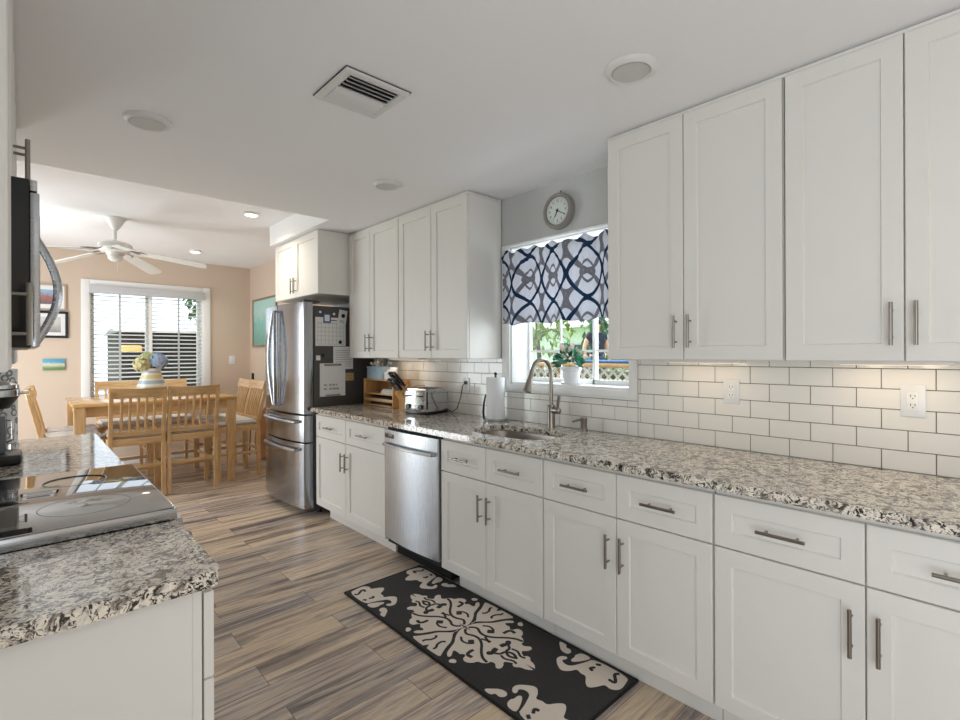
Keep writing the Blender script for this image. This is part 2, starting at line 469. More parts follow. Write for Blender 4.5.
for (a, c, z0, z1) in ((-.2, 1.424, ZC, 1.372), (1.424, 2.467, ZC, 1.140), (2.467, 4.18, ZC, 1.372)):
    b.box(XW - .0045, XW - .0005, a, c, z0, z1)
struct(b.build('wall_grout', 'grout'))

# window_1: sink window - casing, sill, sashes with muntins, glass
b = MB()
for (a, c, z0, z1) in ((1.425, WY0, 1.142, 2.158), (WY1, 2.466, 1.142, 2.158), (WY0, WY1, 1.142, WZ0), (WY0, WY1, WZ1, 2.158)):
    b.box(XW - .022, XW - .0005, a, c, z0, z1, bev=.004)
    b.box(XW - .028, XW - .021, a + .012, c - .012 if c - a < .2 else c, z0 + .010, z1 - .010, bev=.003)
for (a, c, z0, z1) in ((WY0 - .003, WY0 + .012, WZ0, WZ1), (WY1 - .012, WY1 + .003, WZ0, WZ1), (WY0, WY1, WZ1 - .012, WZ1 + .003), (WY0, WY1, WZ0 - .003, WZ0 + .014)):
    b.box(XW - .004, 2.70, a, c, z0, z1, bev=.002)
win1 = struct(b.build('window_1', 'trimwhite'))
b = MB()
XG = 2.655
def sash(b, y0, y1, x, mw=.034, mid=True):
    for (a, c, z0, z1) in ((y0, y0 + mw, WZ0 + .014, WZ1 - .012), (y1 - mw, y1, WZ0 + .014, WZ1 - .012), (y0, y1, WZ0 + .014, WZ0 + .014 + mw + .012), (y0, y1, WZ1 - .012 - mw, WZ1 - .012)):
        b.box(x - .0068, x + .0068, a, c, z0, z1, bev=.002)
    yc = (y0 + y1) / 2
    if mid: b.box(x - .004, x + .004, yc - .006, yc + .006, WZ0 + .03, WZ1 - .03)
    zc = 1.42
    while zc < WZ1 - .1:
        b.box(x - .004, x + .004, y0 + .02, y1 - .02, zc - .008, zc + .008); zc += .24
sash(b, WY0 + .012, 1.828, XG, .018, False); sash(b, 1.803, WY1 - .012, XG + .014, .018)
b.build('window_sash', 'trimwhite', win1)
b = MB(); b.box(XG - .002, XG + .002, WY0 + .025, 1.805, WZ0 + .05, WZ1 - .035); b.box(XG + .012, XG + .016, 1.826, WY1 - .035, WZ0 + .06, WZ1 - .04)
b.build('window_glass', 'glass', win1)

# window_2: far dining window
b = MB()
for (x0, x1, z0, z1) in ((.525, FX0, .76, 2.343), (FX1, 1.958, .76, 2.343), (FX0, FX1, 2.262, 2.343), (FX0, FX1, .76, FZ0)):
    b.box(x0, x1, YF - .022, YF - .0005, z0, z1, bev=.005)
for (x0, x1, z0, z1) in ((FX0 - .003, FX0 + .012, FZ0, FZ1), (FX1 - .012, FX1 + .003, FZ0, FZ1), (FX0, FX1, FZ1 - .012, FZ1 + .003), (FX0, FX1, FZ0 - .003, FZ0 + .012)):
    b.box(x0, x1, YF - .003, 7.96, z0, z1)
win2 = struct(b.build('window_2', 'trimwhite'))
b = MB()
for (x0, x1) in ((FX0 + .012, 1.245), (1.245, FX1 - .012)):
    for (a, c, z0, z1) in ((x0, x0 + .04, FZ0 + .012, FZ1 - .012), (x1 - .04, x1, FZ0 + .012, FZ1 - .012), (x0, x1, FZ0 + .012, FZ0 + .055), (x0, x1, FZ1 - .055, FZ1 - .012)):
        b.box(a, c, 7.90, 7.94, z0, z1, bev=.003)
b.build('window_sash', 'trimwhite', win2)
BX(FX0 + .04, FX1 - .04, 7.917, 7.922, FZ0 + .05, FZ1 - .05).build('window_glass', 'glass', win2)
# trim between cabinets and ceiling
struct(BX(2.176, 2.486, -.14, 1.406, 2.474, 2.487, bev=.001).build('trim_1', 'white'))
struct(BX(2.176, 2.486, 2.476, 4.095, 2.474, 2.487, bev=.001).build('trim_2', 'white'))

# ================================================================= CABINETS
def shaker(b, y0, y1, z0, z1, xb, s, t=.020, w=.058, rec=.009):
    """five-piece door: back at xb, face at xb+s*t (s=-1 faces -X)"""
    xf = xb + s * t; xr = xf - s * rec; ch = .0025; q = .004
    B = bmesh.new()
    def ring(x, d): return [B.verts.new((x, y0 + d, z0 + d)), B.verts.new((x, y1 - d, z0 + d)), B.verts.new((x, y1 - d, z1 - d)), B.verts.new((x, y0 + d, z1 - d))]
    rs = [ring(xb, 0), ring(xf - s * ch, 0), ring(xf, ch), ring(xf, w), ring(xr, w + q), ]
    B.faces.new(rs[0])
    for A, C in zip(rs, rs[1:]):
        for k in range(4): B.faces.new((A[k], A[(k + 1) % 4], C[(k + 1) % 4], C[k]))
    B.faces.new(rs[-1])
    bmesh.ops.recalc_face_normals(B, faces=B.faces)
    b.add(B); return b
def handle(parent, x, s, y, z, axis='z', L=.145, sp=.092):
    b = MB(); d = Vector((0, 0, 1)) if axis == 'z' else Vector((0, 1, 0))
    c = Vector((x + s * .030, y, z))
    b.cyl(c - d * L / 2, c + d * L / 2, .006, seg=12)
    for k in (-1, 1):
        p = c + d * k * sp / 2
        b.cyl((x - s * .001, p.y, p.z), p, .0042, seg=8)
    return b.build('handle', 'dnickel', parent, label='dark satin nickel bar handle')
def base_unit(label, y0, y1, xf, s, splits, toe=True, toey=None, drawers=True, group='white base cabinets', sink=False):
    """xf: face of the doors, s=-1 faces -X"""
    xb = xf - s * .021; wall = XW - .008 if s < 0 else XL + .005
    t = thing('base_cabinet', label, 'cabinet', ((xf + wall) / 2, (y0 + y1) / 2, 0), group=group)
    lo, hi = sorted((xb - s * (.0045 if s > 0 else .0005), wall))
    b = MB()
    if sink:
        b.box(lo, hi, y0 + .002, y1 - .002, .105, .70, bev=.001, seg=1)
        b.box(lo, lo + .018, y0 + .002, y1 - .002, .70, .909); b.box(hi - .018, hi, y0 + .002, y1 - .002, .70, .909)
        b.box(lo + .018, hi - .018, y0 + .002, y0 + .02, .70, .909); b.box(lo + .018, hi - .018, y1 - .02, y1 - .002, .70, .909)
    else: b.box(lo, hi, y0 + .002, y1 - .002, .105, .909, bev=.001, seg=1)
    b.build('body', 'white', t)
    xt = xf - s * .085; lo, hi = sorted((xt, wall))
    ty0, ty1 = toey or (y0 + .001, y1 - .001)
    BX(lo, hi, ty0, ty1, .001, .1045).build('toe_kick', 'white', t)
    ys = [y0] + splits + [y1]; n = len(ys) - 1
    for i in range(n):
        a, c = ys[i] + (.004 if i == 0 else .0022), ys[i + 1] - (.004 if i == n - 1 else .0022)
        if drawers:
            d = shaker(MB(), a, c, .703, .888, xb, s).build('drawer', 'white', t, smooth=0)
            handle(d, xf, s, (a + c) / 2, .795, 'y')
        d = shaker(MB(), a, c, .114, .698, xb, s).build('door', 'white', t, smooth=0)
        hy = (c - .032) if (i % 2 == 0 and n > 1) or n == 1 else (a + .032)
        handle(d, xf, s, hy, .556)
    return t
XFB = 1.859
base_unit('white base cabinet between the fridge and the dishwasher', 2.998, 4.115, XFB, -1, [3.579], toey=(2.999, 4.02))
base_unit('white sink base cabinet next to the dishwasher, below the window', 1.574, 2.375, XFB, -1, [1.979], toey=(1.575, 2.30), sink=True)
base_unit('white base cabinet next to the sink cabinet, at the near end of the rug', .763, 1.573, XFB, -1, [1.168])
base_unit('white base cabinet cut off by the right picture edge', -.133, .762, XFB, -1, [.315])
def upper_unit(label, y0, y1, xf, s, splits, z0=1.372, z1=2.474, back=None, hz=1.50, nm='wall_cabinet', group='white wall cabinets', t_=.020, cat='wall cabinet'):
    xb = xf - s * (t_ + .001); wall = back if back is not None else (XW - .012 if s < 0 else XL + .005)
    t = thing(nm, label, cat, ((xf + wall) / 2, (y0 + y1) / 2, z0), group=group)
    lo, hi = sorted((xb - s * .0005, wall))
    BX(lo, hi, y0 + .0025, y1 - .0025, z0, z1 - .001, bev=.001, seg=1).build('body', 'white', t)
    ys = [y0] + splits + [y1]; n = len(ys) - 1
    for i in range(n):
        a, c = ys[i] + (.005 if i == 0 else .0022), ys[i + 1] - (.005 if i == n - 1 else .0022)
        d = shaker(MB(), a, c, z0 + .002, z1 - .004, xb, s, t=t_).build('door', 'white', t, smooth=0)
        hy = (c - .030) if i % 2 == 0 else (a + .030)
        handle(d, xf, s, hy, hz)
    return t
XFU = 2.166
upper_unit('tall white wall cabinet beside the fridge, above the wooden organizer', 3.297, 4.095, XFU, -1, [3.731])
upper_unit('tall white wall cabinet above the toaster, ending at the window', 2.476, 3.296, XFU, -1, [2.874])
upper_unit('tall white wall cabinet right beside the patterned window valance', .618, 1.407, XFU, -1, [1.015])
upper_unit('tall white wall cabinet above the rectangular outlet, cut off by the picture edge', -.137, .617, XFU, -1, [.26])
upper_unit('short deep white cabinet over the refrigerator', 4.105, 5.098, 1.88, -1, [4.605], z0=1.935, z1=2.491, hz=2.045, nm='fridge_cabinet')
# left run
XFL = .308
_u = base_unit('white base cabinet at the near end of the left counter, plain end panel', 1.192, 1.597, XFL, 1, [], group='white base cabinets')
BX(XL + .005, .262, 1.1845, 1.1935, .105, .908, bev=.0015).build('end_panel', 'white', _u)
base_unit('white base cabinet beyond the glass cooktop, hidden behind it', 2.349, 3.705, XFL, 1, [3.03])
upper_unit('tall white cabinet seen edge on at the left picture border', 1.192, 1.597, -.018, 1, [], z1=2.49, hz=1.50, t_=.014)
upper_unit('short white cabinet above the black microwave, two upright bar handles', 1.599, 2.347, -.018, 1, [1.973], z0=1.830, z1=2.49, hz=1.955, t_=.014)
upper_unit('white wall cabinet beyond the microwave, above the coffee maker', 2.349, 3.30, -.018, 1, [2.82], z1=2.49, t_=.014)

# counters
def slab(name, x0, x1, y0, y1, z0, z1, round_corner=None, hole=None):
    pts = []
    def arc(cx, cy, r, a0, a1, n=6): return [(cx + r * math.cos(R(a0 + (a1 - a0) * k / n)), cy + r * math.sin(R(a0 + (a1 - a0) * k / n))) for k in range(n + 1)]
    rc = round_corner or {}
    def corner(key, x, y, a0, sx, sy):
        r = rc.get(key, 0)
        return arc(x + sx * r, y + sy * r, r, a0, a0 + 90) if r else [(x, y)]
    pts = corner('00', x0, y0, 180, 1, 1) + corner('10', x1, y0, 270, -1, 1) + corner('11', x1, y1, 0, -1, -1) + corner('01', x0, y1, 90, 1, -1)
    B = bmesh.new()
    ov = [B.verts.new((p[0], p[1], z0)) for p in pts]; es = [B.edges.new((ov[i], ov[(i + 1) % len(ov)])) for i in range(len(ov))]
    if hole:
        hv = [B.verts.new((p[0], p[1], z0)) for p in hole]; es += [B.edges.new((hv[i], hv[(i + 1) % len(hv)])) for i in range(len(hv))]
    g = bmesh.ops.triangle_fill(B, use_beauty=True, edges=es)
    fs = [f for f in g['geom'] if isinstance(f, bmesh.types.BMFace)]
    bmesh.ops.recalc_face_normals(B, faces=fs)
    e = bmesh.ops.extrude_face_region(B, geom=fs)
    for v in e['geom']:
        if isinstance(v, bmesh.types.BMVert): v.co.z = z1
    bmesh.ops.recalc_face_normals(B, faces=B.faces)
    rim = [ed for ed in B.edges if len(ed.link_faces) == 2 and ed.calc_face_angle(0) > 1.0]
    bmesh.ops.bevel(B, geom=rim, offset=.004, segments=2, affect='EDGES', clamp_overlap=True)
    return MB().add(B)
SXC, SYC, SA, SB = 2.135, 2.0, .185, .285
def sup(a, c, n=40, p=3.2):
    o = []
    for k in range(n):
        t = 2 * math.pi * k / n; ct, st = math.cos(t), math.sin(t)
        o.append((SXC + a * math.copysign(abs(ct) ** (2 / p), ct), SYC + c * math.copysign(abs(st) ** (2 / p), st)))
    return o
tag(slab('countertop', 1.828, XW - .011, -.14, 4.155, .9105, ZC, hole=sup(SA, SB)).build('countertop', 'granite'), 'long speckled granite countertop along the window wall', 'countertop', 'granite countertops')
tag(slab('countertop', XL + .002, .314, 1.158, 1.590, .9105, ZC, round_corner={'10': .03}).build('countertop', 'granite'), 'short granite countertop in the left foreground, rounded corner', 'countertop', 'granite countertops')
tag(slab('countertop', XL + .002, .316, 2.349, 3.69, .9105, ZC).build('countertop', 'granite'), 'granite countertop beyond the glass cooktop, under the coffee maker', 'countertop', 'granite countertops')

# sink
t = thing('sink', 'undermount stainless steel sink set in the long granite countertop', 'sink', (SXC, SYC, .72))
B = bmesh.new(); rings = []
for (ga, z) in ((.014, .909), (.003, .909), (-.004, .88), (-.012, .76), (-.03, .735), (-.07, .725)):
    rings.append([B.verts.new((p[0], p[1], z)) for p in sup(SA + ga, SB + ga)])
for A, C in zip(rings, rings[1:]):
    for k in range(40): B.faces.new((A[k], A[(k + 1) % 40], C[(k + 1) % 40], C[k]))
B.faces.new(rings[-1])
bmesh.ops.recalc_face_normals(B, faces=B.faces)
for f in B.faces: f.normal_flip()
bo = MB().add(B).build('basin', 'sinksteel', t)
MB().lathe([(.0, .004), (.02, .004), (.036, .003), (.042, 0)], (SXC, SYC, .7255)).build('drain', 'chrome', t)

# faucet
FXC, FYC = 2.405, 1.965
t = thing('faucet', 'tall brushed nickel pull-down gooseneck faucet behind the sink', 'faucet', (FXC, FYC, ZC))
MB().lathe([(0, 0), (.027, 0), (.027, .006), (.0255, .012), (.0245, .12), (.026, .135), (.016, .145), (0, .145)], (FXC, FYC, ZC)).build('base', 'nickel', t)
pts = [(FXC, FYC, ZC + .14), (FXC, FYC, 1.28)]
dx, dy = -.155, .02
for k in range(1, 11):
    a = math.pi * k / 10 * .93
    pts.append((FXC + dx * (1 - math.cos(a)) / 2, FYC + dy * (1 - math.cos(a)) / 2, 1.28 + .088 * math.sin(a)))
MB().tube(pts, .0125, 14).build('neck', 'nickel', t)
e = Vector(pts[-1]); d = (Vector(pts[-1]) - Vector(pts[-2])).normalized()
b = MB(); b.cyl(e - d * .004, e + d * .045, .0145, .0155); b.cyl(e + d * .045, e + d * .125, .0155, .026); b.cyl(e + d * .125, e + d * .131, .0255, .023)
b.build('spray_head', 'nickel', t)
b = MB(); b.cyl((FXC, FYC, 1.055), (FXC - .010, FYC - .060, 1.055), .019, .019); b.sph((FXC - .0105, FYC - .062, 1.055), .020)
b.tube([(FXC - .011, FYC - .058, 1.06), (FXC - .008, FYC - .060, 1.10), (FXC + .002, FYC - .062, 1.145)], [.0085, .0095, .010], 8)
b.build('lever', 'nickel', t)
# soap dispenser
t = thing('soap_dispenser', 'small brushed nickel soap dispenser beside the faucet', 'dispenser', (2.425, 1.735, ZC))
MB().lathe([(0, 0), (.023, 0), (.023, .014), (.018, .02), (.018, .06), (.021, .066), (.021, .082), (0, .085)], (2.425, 1.735, ZC)).build('base', 'nickel', t)
MB().tube([(2.425, 1.735, ZC + .068), (2.395, 1.752, ZC + .070), (2.362, 1.772, ZC + .060)], [.009, .008, .0065], 8).build('nozzle', 'nickel', t)
# paper towel holder + roll
PX, PY = 2.39, 2.44
t = thing('paper_towel_holder', 'steel upright paper towel holder with black tension arm by the sink', 'holder', (PX, PY, ZC))
MB().lathe([(0, 0), (.078, 0), (.08, .004), (.08, .012), (.074, .016), (0, .016)], (PX, PY, ZC)).build('base', 'steelh', t)
b = MB(); b.cyl((PX, PY, ZC + .015), (PX, PY, ZC + .315), .006); b.sph((PX, PY, ZC + .322), .011); b.build('post', 'blackmat', t)
b = MB(); b.tube([(PX - .062, PY + .052, ZC + .012), (PX - .060, PY + .060, ZC + .06), (PX - .056, PY + .057, ZC + .12), (PX - .045, PY + .050, ZC + .18)], [.007, .008, .007, .005], 8); b.build('tension_arm', 'black', t)
t2 = MB().lathe([(.02, 0), (.062, 0), (.063, .004), (.063, .276), (.062, .28), (.02, .28), (.02, 0)], (PX, PY, ZC + .0165)).build('paper_towel_roll', 'towel')
tag(t2, 'white paper towel roll standing on the steel holder by the sink', 'paper towels')

# ================================================================= APPLIANCES
# dishwasher
t = thing('dishwasher', 'stainless steel dishwasher with a bowed bar handle under the counter', 'dishwasher', (2.1, 2.686, 0))
DY0, DY1 = 2.382, 2.990
BX(1.875, 2.48, DY0 + .004, DY1 - .004, .10, .905).build('body', 'blackmat', t)
BX(1.95, 2.47, DY0 + .004, DY1 - .004, .002, .099).build('toe_kick', 'gap', t)
def bowed(y0, y1, z0, z1, xb, xf, bow, n=16, dep=None, bev=.004):
    """panel with a face bowed towards -X; returns MB"""
    poly = [(xb, y0)] + [(xf + .006 - 0 * bow, y0), ] + [(xf - bow * math.sin(math.pi * k / n) - (0), y0 + .006 + (y1 - y0 - .012) * k / n) for k in range(n + 1)] + [(xf + .006, y1), (xb, y1)]
    return MB().prism(poly, z1 - z0, Matrix.Translation((0, 0, z0)))
dr = bowed(DY0, DY1, .145, .888, 1.873, 1.845, .018).build('door', 'steeldw', t)
b = MB(); yy = [DY0 + .03 + (DY1 - DY0 - .06) * k / 14 for k in range(15)]
b.tube([(1.822 - .022 * math.sin(math.pi * k / 14), y, .795 - .006) for k, y in enumerate(yy)], .012, 10)
for y in (yy[0], yy[-1]): b.cyl((1.845, y, .789), (1.82, y, .789), .011)
b.build('handle', 'steelh', dr)
BX(1.8285, 1.835, DY1 - .135, DY1 - .035, .835, .862, bev=.002).build('display', 'black', dr)

# refrigerator
FY0, FY1 = 4.192, 5.128
t = thing('refrigerator', 'large stainless steel french door refrigerator with two freezer drawers', 'refrigerator', (2.15, 4.66, 0))
BX(1.878, 2.47, FY0, FY1, .04, 1.835, bev=.004).build('body', 'fridgeside', t)
b = MB()
for y in (FY0 + .06, FY1 - .06): b.cyl((1.95, y, .0), (1.95, y, .041), .022); b.cyl((2.4, y, .0), (2.4, y, .041), .022)
b.build('foot', 'black', t)
def fridge_face(ya, yb, z0, z1, n=14):
    bow = .052; cy = (FY0 + FY1) / 2; hw = (FY1 - FY0) / 2
    def xf(y): return 1.792 - bow * (1 - ((y - cy) / hw) ** 2)
    poly = [(1.872, ya + .002), (xf(ya) + .012, ya + .002)] + [(xf(ya + .006 + (yb - ya - .012) * k / n), ya + .006 + (yb - ya - .012) * k / n) for k in range(n + 1)] + [(xf(yb) + .012, yb - .002), (1.872, yb - .002)]
    return MB().prism(poly, z1 - z0, Matrix.Translation((0, 0, z0)), bev=.003), xf
cy = (FY0 + FY1) / 2
for k, (ya, yb) in enumerate(((FY0, cy - .003), (cy + .003, FY1))):
    m_, xf = fridge_face(ya, yb, .885, 1.862)
    d = m_.build('door', 'steel', t)
    sg = -1 if k == 0 else 1
    b = MB(); pp = []
    for j in range(17):
        q = j / 16; z = .945 + q * .86
        pp.append((1.735 - .030 - .022 * math.sin(math.pi * q), cy + sg * (.018 + .050 * math.sin(math.pi * q)), z))
    b.tube(pp, [.011 + .004 * math.sin(math.pi * j / 16) for j in range(17)], 10)
    for p in (pp[0], pp[-1]): b.cyl((1.75, p[1], p[2]), (p[0] - .002, p[1], p[2]), .011)
    b.build('handle', 'steelh', d)
for (z0, z1) in ((.640, .868), (.060, .625)):
    m_, xf = fridge_face(FY0, FY1, z0, z1)
    d = m_.build('freezer_drawer', 'steel', t)
    b = MB(); pp = []
    for j in range(17):
        y = FY0 + .085 + (FY1 - FY0 - .23) * j / 16
        pp.append((xf(y) - .030, y, z1 - .055))
    b.tube(pp, .0135, 10)
    for p in (pp[0], pp[-1]): b.cyl((p[0] + .034, p[1], p[2]), (p[0], p[1], p[2]), .012)
    b.build('handle', 'steelh', d)
BX(1.80, 1.95, FY0 + .02, FY0 + .16, 1.863, 1.885, bev=.004).build('hinge_cover', 'fridgeside', t)
# things stuck on the fridge side (plane Y = FY0)
def sheet(name, label, cat, x0, x1, z0, z1, m='paper', tilt=0, depth=.0012, lift=0, group=None, lines=(), extra=None):
    t = thing(name, label, cat, ((x0 + x1) / 2, FY0 - .001 - lift, (z0 + z1) / 2), group=group, world=False)
    w, h = (x1 - x0) / 2, (z1 - z0) / 2
    BX(-w, w, -depth, 0, -h, h).build('sheet', m, t)
    b = MB(); any_ = False
    for (a, c, d, e) in lines:
        b.box(-w + a * 2 * w, -w + c * 2 * w, -depth - .0004, -depth + .0001, -h + d * 2 * h, -h + e * 2 * h); any_ = True
    if any_: b.build('print', 'ink', t)
    if extra: extra(t, w, h, depth)
    t.rotation_euler = (0, R(tilt), 0)
    return t
cal = [(.05, .95, .80, .806), (.3, .7, .88, .92)]
for k in range(8): cal.append((.06 + k * .125, .065 + k * .125, .06, .80))
for k in range(6): cal.append((.06, .94, .06 + k * .145, .066 + k * .145))
sheet('wall_calendar', 'white month calendar grid on the fridge side', 'calendar', 1.892, 2.180, 1.48, 1.735, lines=cal, lift=.0015)
sheet('paper_sheet', 'white printed sheet hanging below the calendar on the fridge side', 'paper', 2.06, 2.255, 1.27, 1.475, lines=[(.1, .9, .12 + .1 * k, .135 + .1 * k) for k in range(8)])
sheet('note_card', 'white note card tilted at the top of the fridge side', 'note', 2.108, 2.19, 1.665, 1.808, tilt=9, lift=.003, lines=[(.2, .8, .2, .23), (.2, .7, .3, .33)])
def ph(t, w, h, d):
    BX(-w + .012, -.01, -d - .0005, -d, -h + .015, h - .045).build('print', 'paper', t)
sheet('photo_card', 'grey photo card under the calendar on the fridge side', 'card', 1.885, 2.008, 1.338, 1.44, m='fridgeside', lift=.0015, extra=ph)
sheet('sticky_note', 'yellowish note beside the whiteboard on the fridge side', 'note', 2.176, 2.262, 1.163, 1.234, m='kraft', lines=[(.2, .8, .3, .34), (.2, .8, .6, .64)])
def wb(t, w, h, d):
    b = MB(); b.box(-w + .04, w - .04, -d - .006, -d + .002, h - .024, h - .004, bev=.002); b.box(-w + .05, w - .05, -d - .006, -d + .002, -h + .004, -h + .016, bev=.002)
    b.build('tray', 'nickel', t)
    b = MB()
    for (z, segs) in ((-h + .095, ((-.085, -.055), (-.035, -.012), (-.006, .024), (.03, .046))), (-h + .06, ((-.085, -.058), (-.035, -.005), (.0, .06)))):
        for (a, c) in segs:
            x = a
            while x < c - .004:
                b.box(x, x + .0035, -d - .0005, -d, z + random.uniform(-.004, 0), z + random.uniform(.012, .018)); x += .0075
    b.build('handwriting', 'inkdk', t)
sheet('whiteboard', 'small whiteboard with two handwritten lines on the fridge side', 'whiteboard', 1.930, 2.172, 1.03, 1.325, m='ceramic', depth=.008, lift=.0015, extra=wb)
def mag(x, z, r, m, label, box=False):
    b = MB()
    if box: b.box(x - r, x + r, FY0 - .009, FY0 - .0035, z - r * 1.15, z + r * 1.15, bev=.002)
    else: b.cyl((x, FY0 - .011, z), (x, FY0 - .0045, z), r, seg=20)
    return tag(b.build('fridge_magnet', m), label, 'magnet', 'fridge magnets')
mag(2.125, 1.515, .016, 'black', 'round black magnet low on the white calendar')
mag(2.155, 1.755, .018, 'black', 'round black magnet on the tilted note card')
mag(1.955, 1.395, .017, 'black', 'round black magnet on the grey photo card')
o = mag(2.0, 1.728, .036, 'tarp', 'square blue magnet with a pale picture, at the calendar top', True)
BX(1.975, 2.022, FY0 - .0098, FY0 - .0088, 1.70, 1.758).build('picture', 'paper', o)
mag(1.935, 1.78, .011, 'ceramic', 'small pale round magnet left of the square blue magnet')
mag(2.065, 1.768, .011, 'ceramic', 'small pale round magnet between the blue magnet and the tilted note')

# range with glass cooktop
t = thing('range', 'slide-in stainless range with a glossy glass cooktop in the left counter', 'range', (0, 1.972, 0))
RY0, RY1 = 1.600, 2.345
BX(XL + .01, .300, RY0, RY1, .03, .925).build('body', 'steelh', t)
b = MB(); b.box(-.322, .316, RY0 - .008, RY1 + .002, .946, .9775, bev=.003); b.build('cooktop_frame', 'steelh', t)
ct = BX(-.314, .310, RY0 - .003, RY1 - .004, .9776, .981, bev=.001).build('cooktop', 'cooktop', t)
b = MB()
for (x, y, r) in ((.13, 1.79, .105), (.13, 2.16, .085), (-.16, 1.79, .08), (-.16, 2.16, .11)):
    b.lathe([(r, 0), (r, .0004), (r - .0025, .0004), (r - .0025, 0), (r, 0)], (x, y, .9809), 48)
b.build('burner_ring', 'ring', ct)
b = MB(); b.prism([(.30, .76), (.350, .76), (.330, .945), (.30, .945)], RY1 - RY0, Matrix(((1, 0, 0, 0), (0, 0, -1, RY1), (0, 1, 0, 0), (0, 0, 0, 1)))); pnl = b.build('control_panel', 'steelh', t)
for k in range(5):
    y = RY0 + .1 + k * .14
    MB().cyl((.346, y, .85), (.375, y, .853), .021, .018, 20).build('knob', 'nickel', t)
dr = BX(.301, .335, RY0 + .003, RY1 - .003, .24, .752, bev=.005).build('oven_door', 'steelh', t)
BX(.3345, .337, RY0 + .1, RY1 - .1, .34, .64, bev=.001).build('oven_glass', 'blackglass', dr)
b = MB(); b.cyl((.375, RY0 + .05, .70), (.375, RY1 - .05, .70), .012)
for y in (RY0 + .08, RY1 - .08): b.cyl((.33, y, .70), (.375, y, .70), .008)
b.build('handle', 'steelh', dr)
BX(.301, .333, RY0 + .003, RY1 - .003, .05, .232, bev=.005).build('drawer', 'steelh', t)

# microwave
t = thing('microwave', 'black and stainless over-the-range microwave with a big bowed handle', 'microwave', (-.15, 1.973, 1.42))
BX(XL + .005, .013, 1.602, 2.345, 1.422, 1.826, bev=.003).build('body', 'black', t)
dr = BX(.0135, .031, 1.602, 2.19, 1.424, 1.795, bev=.003).build('door', 'steelh', t)
BX(.0305, .0325, 1.65, 2.11, 1.47, 1.75).build('door_glass', 'blackglass', dr)
b = MB(); pp = []
for j in range(17):
    q = j / 16; pp.append((.031 + .056 * math.sin(math.pi * q), 2.16, 1.445 + .34 * q))
b.tube(pp, .012, 10); b.build('handle', 'steelh', dr)
BX(.0135, .031, 2.193, 2.344, 1.424, 1.795, bev=.003).build('control_panel', 'blackglass', t)
BX(.0135, .027, 1.602, 2.344, 1.798, 1.825, bev=.002).build('vent_grille', 'steelh', t)

# ================================================================= CEILING FITTINGS
def downlight(x, y, z, r, lit, label):
    t = thing('recessed_light', label, 'ceiling light', (x, y, z), group='recessed ceiling lights', world=False)
    MB().lathe([(r * .70, -.004), (r * .74, -.018), (r * .80, -.021), (r * .95, -.013), (r, -.005), (r, -.0005), (r * .70, -.0005)], (0, 0, 0), 40).build('trim_ring', 'vent', t)
    MB().lathe([(r * .72, -.0185), (r * .66, -.010), (r * .60, -.0025)], (0, 0, 0), 40).build('baffle', 'baffle', t) if not lit else None
    MB().lathe([(0, -.0015 if not lit else -.0215), (r * .68 if not lit else r * .76, -.0015 if not lit else -.0205)], (0, 0, 0), 40).build('lens', 'canlit' if lit else 'lens', t)
downlight(.43, 2.74, ZK, .096, False, 'unlit round recessed light in the kitchen ceiling, left of the vent')
downlight(1.715, 1.005, ZK, .096, False, 'unlit round recessed light near the wall cabinets right of the window')
downlight(1.72, 2.745, ZK, .085, False, 'unlit round recessed light in front of the cabinets left of the window')
for (x, y, lb) in ((1.53, 4.725, 'lit recessed light in the dining ceiling, nearer the white soffit'), (1.57, 6.885, 'lit recessed light in the dining ceiling, nearer the far wall')):
    downlight(x, y, ZD, .066, True, lb)
    lamp('recessed_lamp', 'SPOT', (x, y, ZD - .03), 30, (1, .88, .72), to=(0, 0, -1), angle=150, soft=.06)
for (x, y) in ((.6, -1.0), (1.7, -.6)):
    downlight(x, y, ZK, .096, True, 'lit recessed light behind the camera')
    lamp('recessed_lamp', 'SPOT', (x, y, ZK - .03), 9, (1, .78, .56), to=(0, 0, -1), angle=160, soft=.08)

t = thing('ceiling_vent', 'square white louvred air vent in the kitchen ceiling', 'vent', (1.047, 1.858, ZK))
VX0, VX1, VY0, VY1 = .902, 1.190, 1.716, 2.002
b = MB(); fw = .033
for (x0, x1, y0, y1) in ((VX0, VX1, VY0, VY0 + fw), (VX0, VX1, VY1 - fw, VY1), (VX0, VX0 + fw, VY0 + fw, VY1 - fw), (VX1 - fw, VX1, VY0 + fw, VY1 - fw)):
    b.box(x0, x1, y0, y1, ZK - .014, ZK - .0005, bev=.003)
BX(VX0 - .004, VX1 + .004, VY0 - .004, VY1 + .004, ZK - .0045, ZK - .0032).build('edge_shadow', 'blackmat', t)  # dark sheet painted for the shadow gap around the frame
b.build('frame', 'vent', t)
BX(VX0 + fw, VX1 - fw, VY0 + fw, VY1 - fw, ZK - .0058, ZK - .0047).build('duct_shade', 'gap', t)  # flat black sheet for the shade behind the louvres
b = MB()
nsl = 8
for k in range(nsl):
    y = VY0 + fw + .014 + (VY1 - VY0 - 2 * fw - .028) * k / (nsl - 1)
    a = R(-42) if k >= nsl // 2 else R(42)
    bb = bmesh.new(); bmesh.ops.create_cube(bb, size=1)
    b.add(bb, Matrix.Translation(((VX0 + VX1) / 2, y, ZK - .0125)) @ Matrix.Rotation(a, 4, 'X') @ Matrix.Diagonal((VX1 - VX0 - 2 * fw, .024, .0016, 1)))
b.build('louvre', 'vent', t)

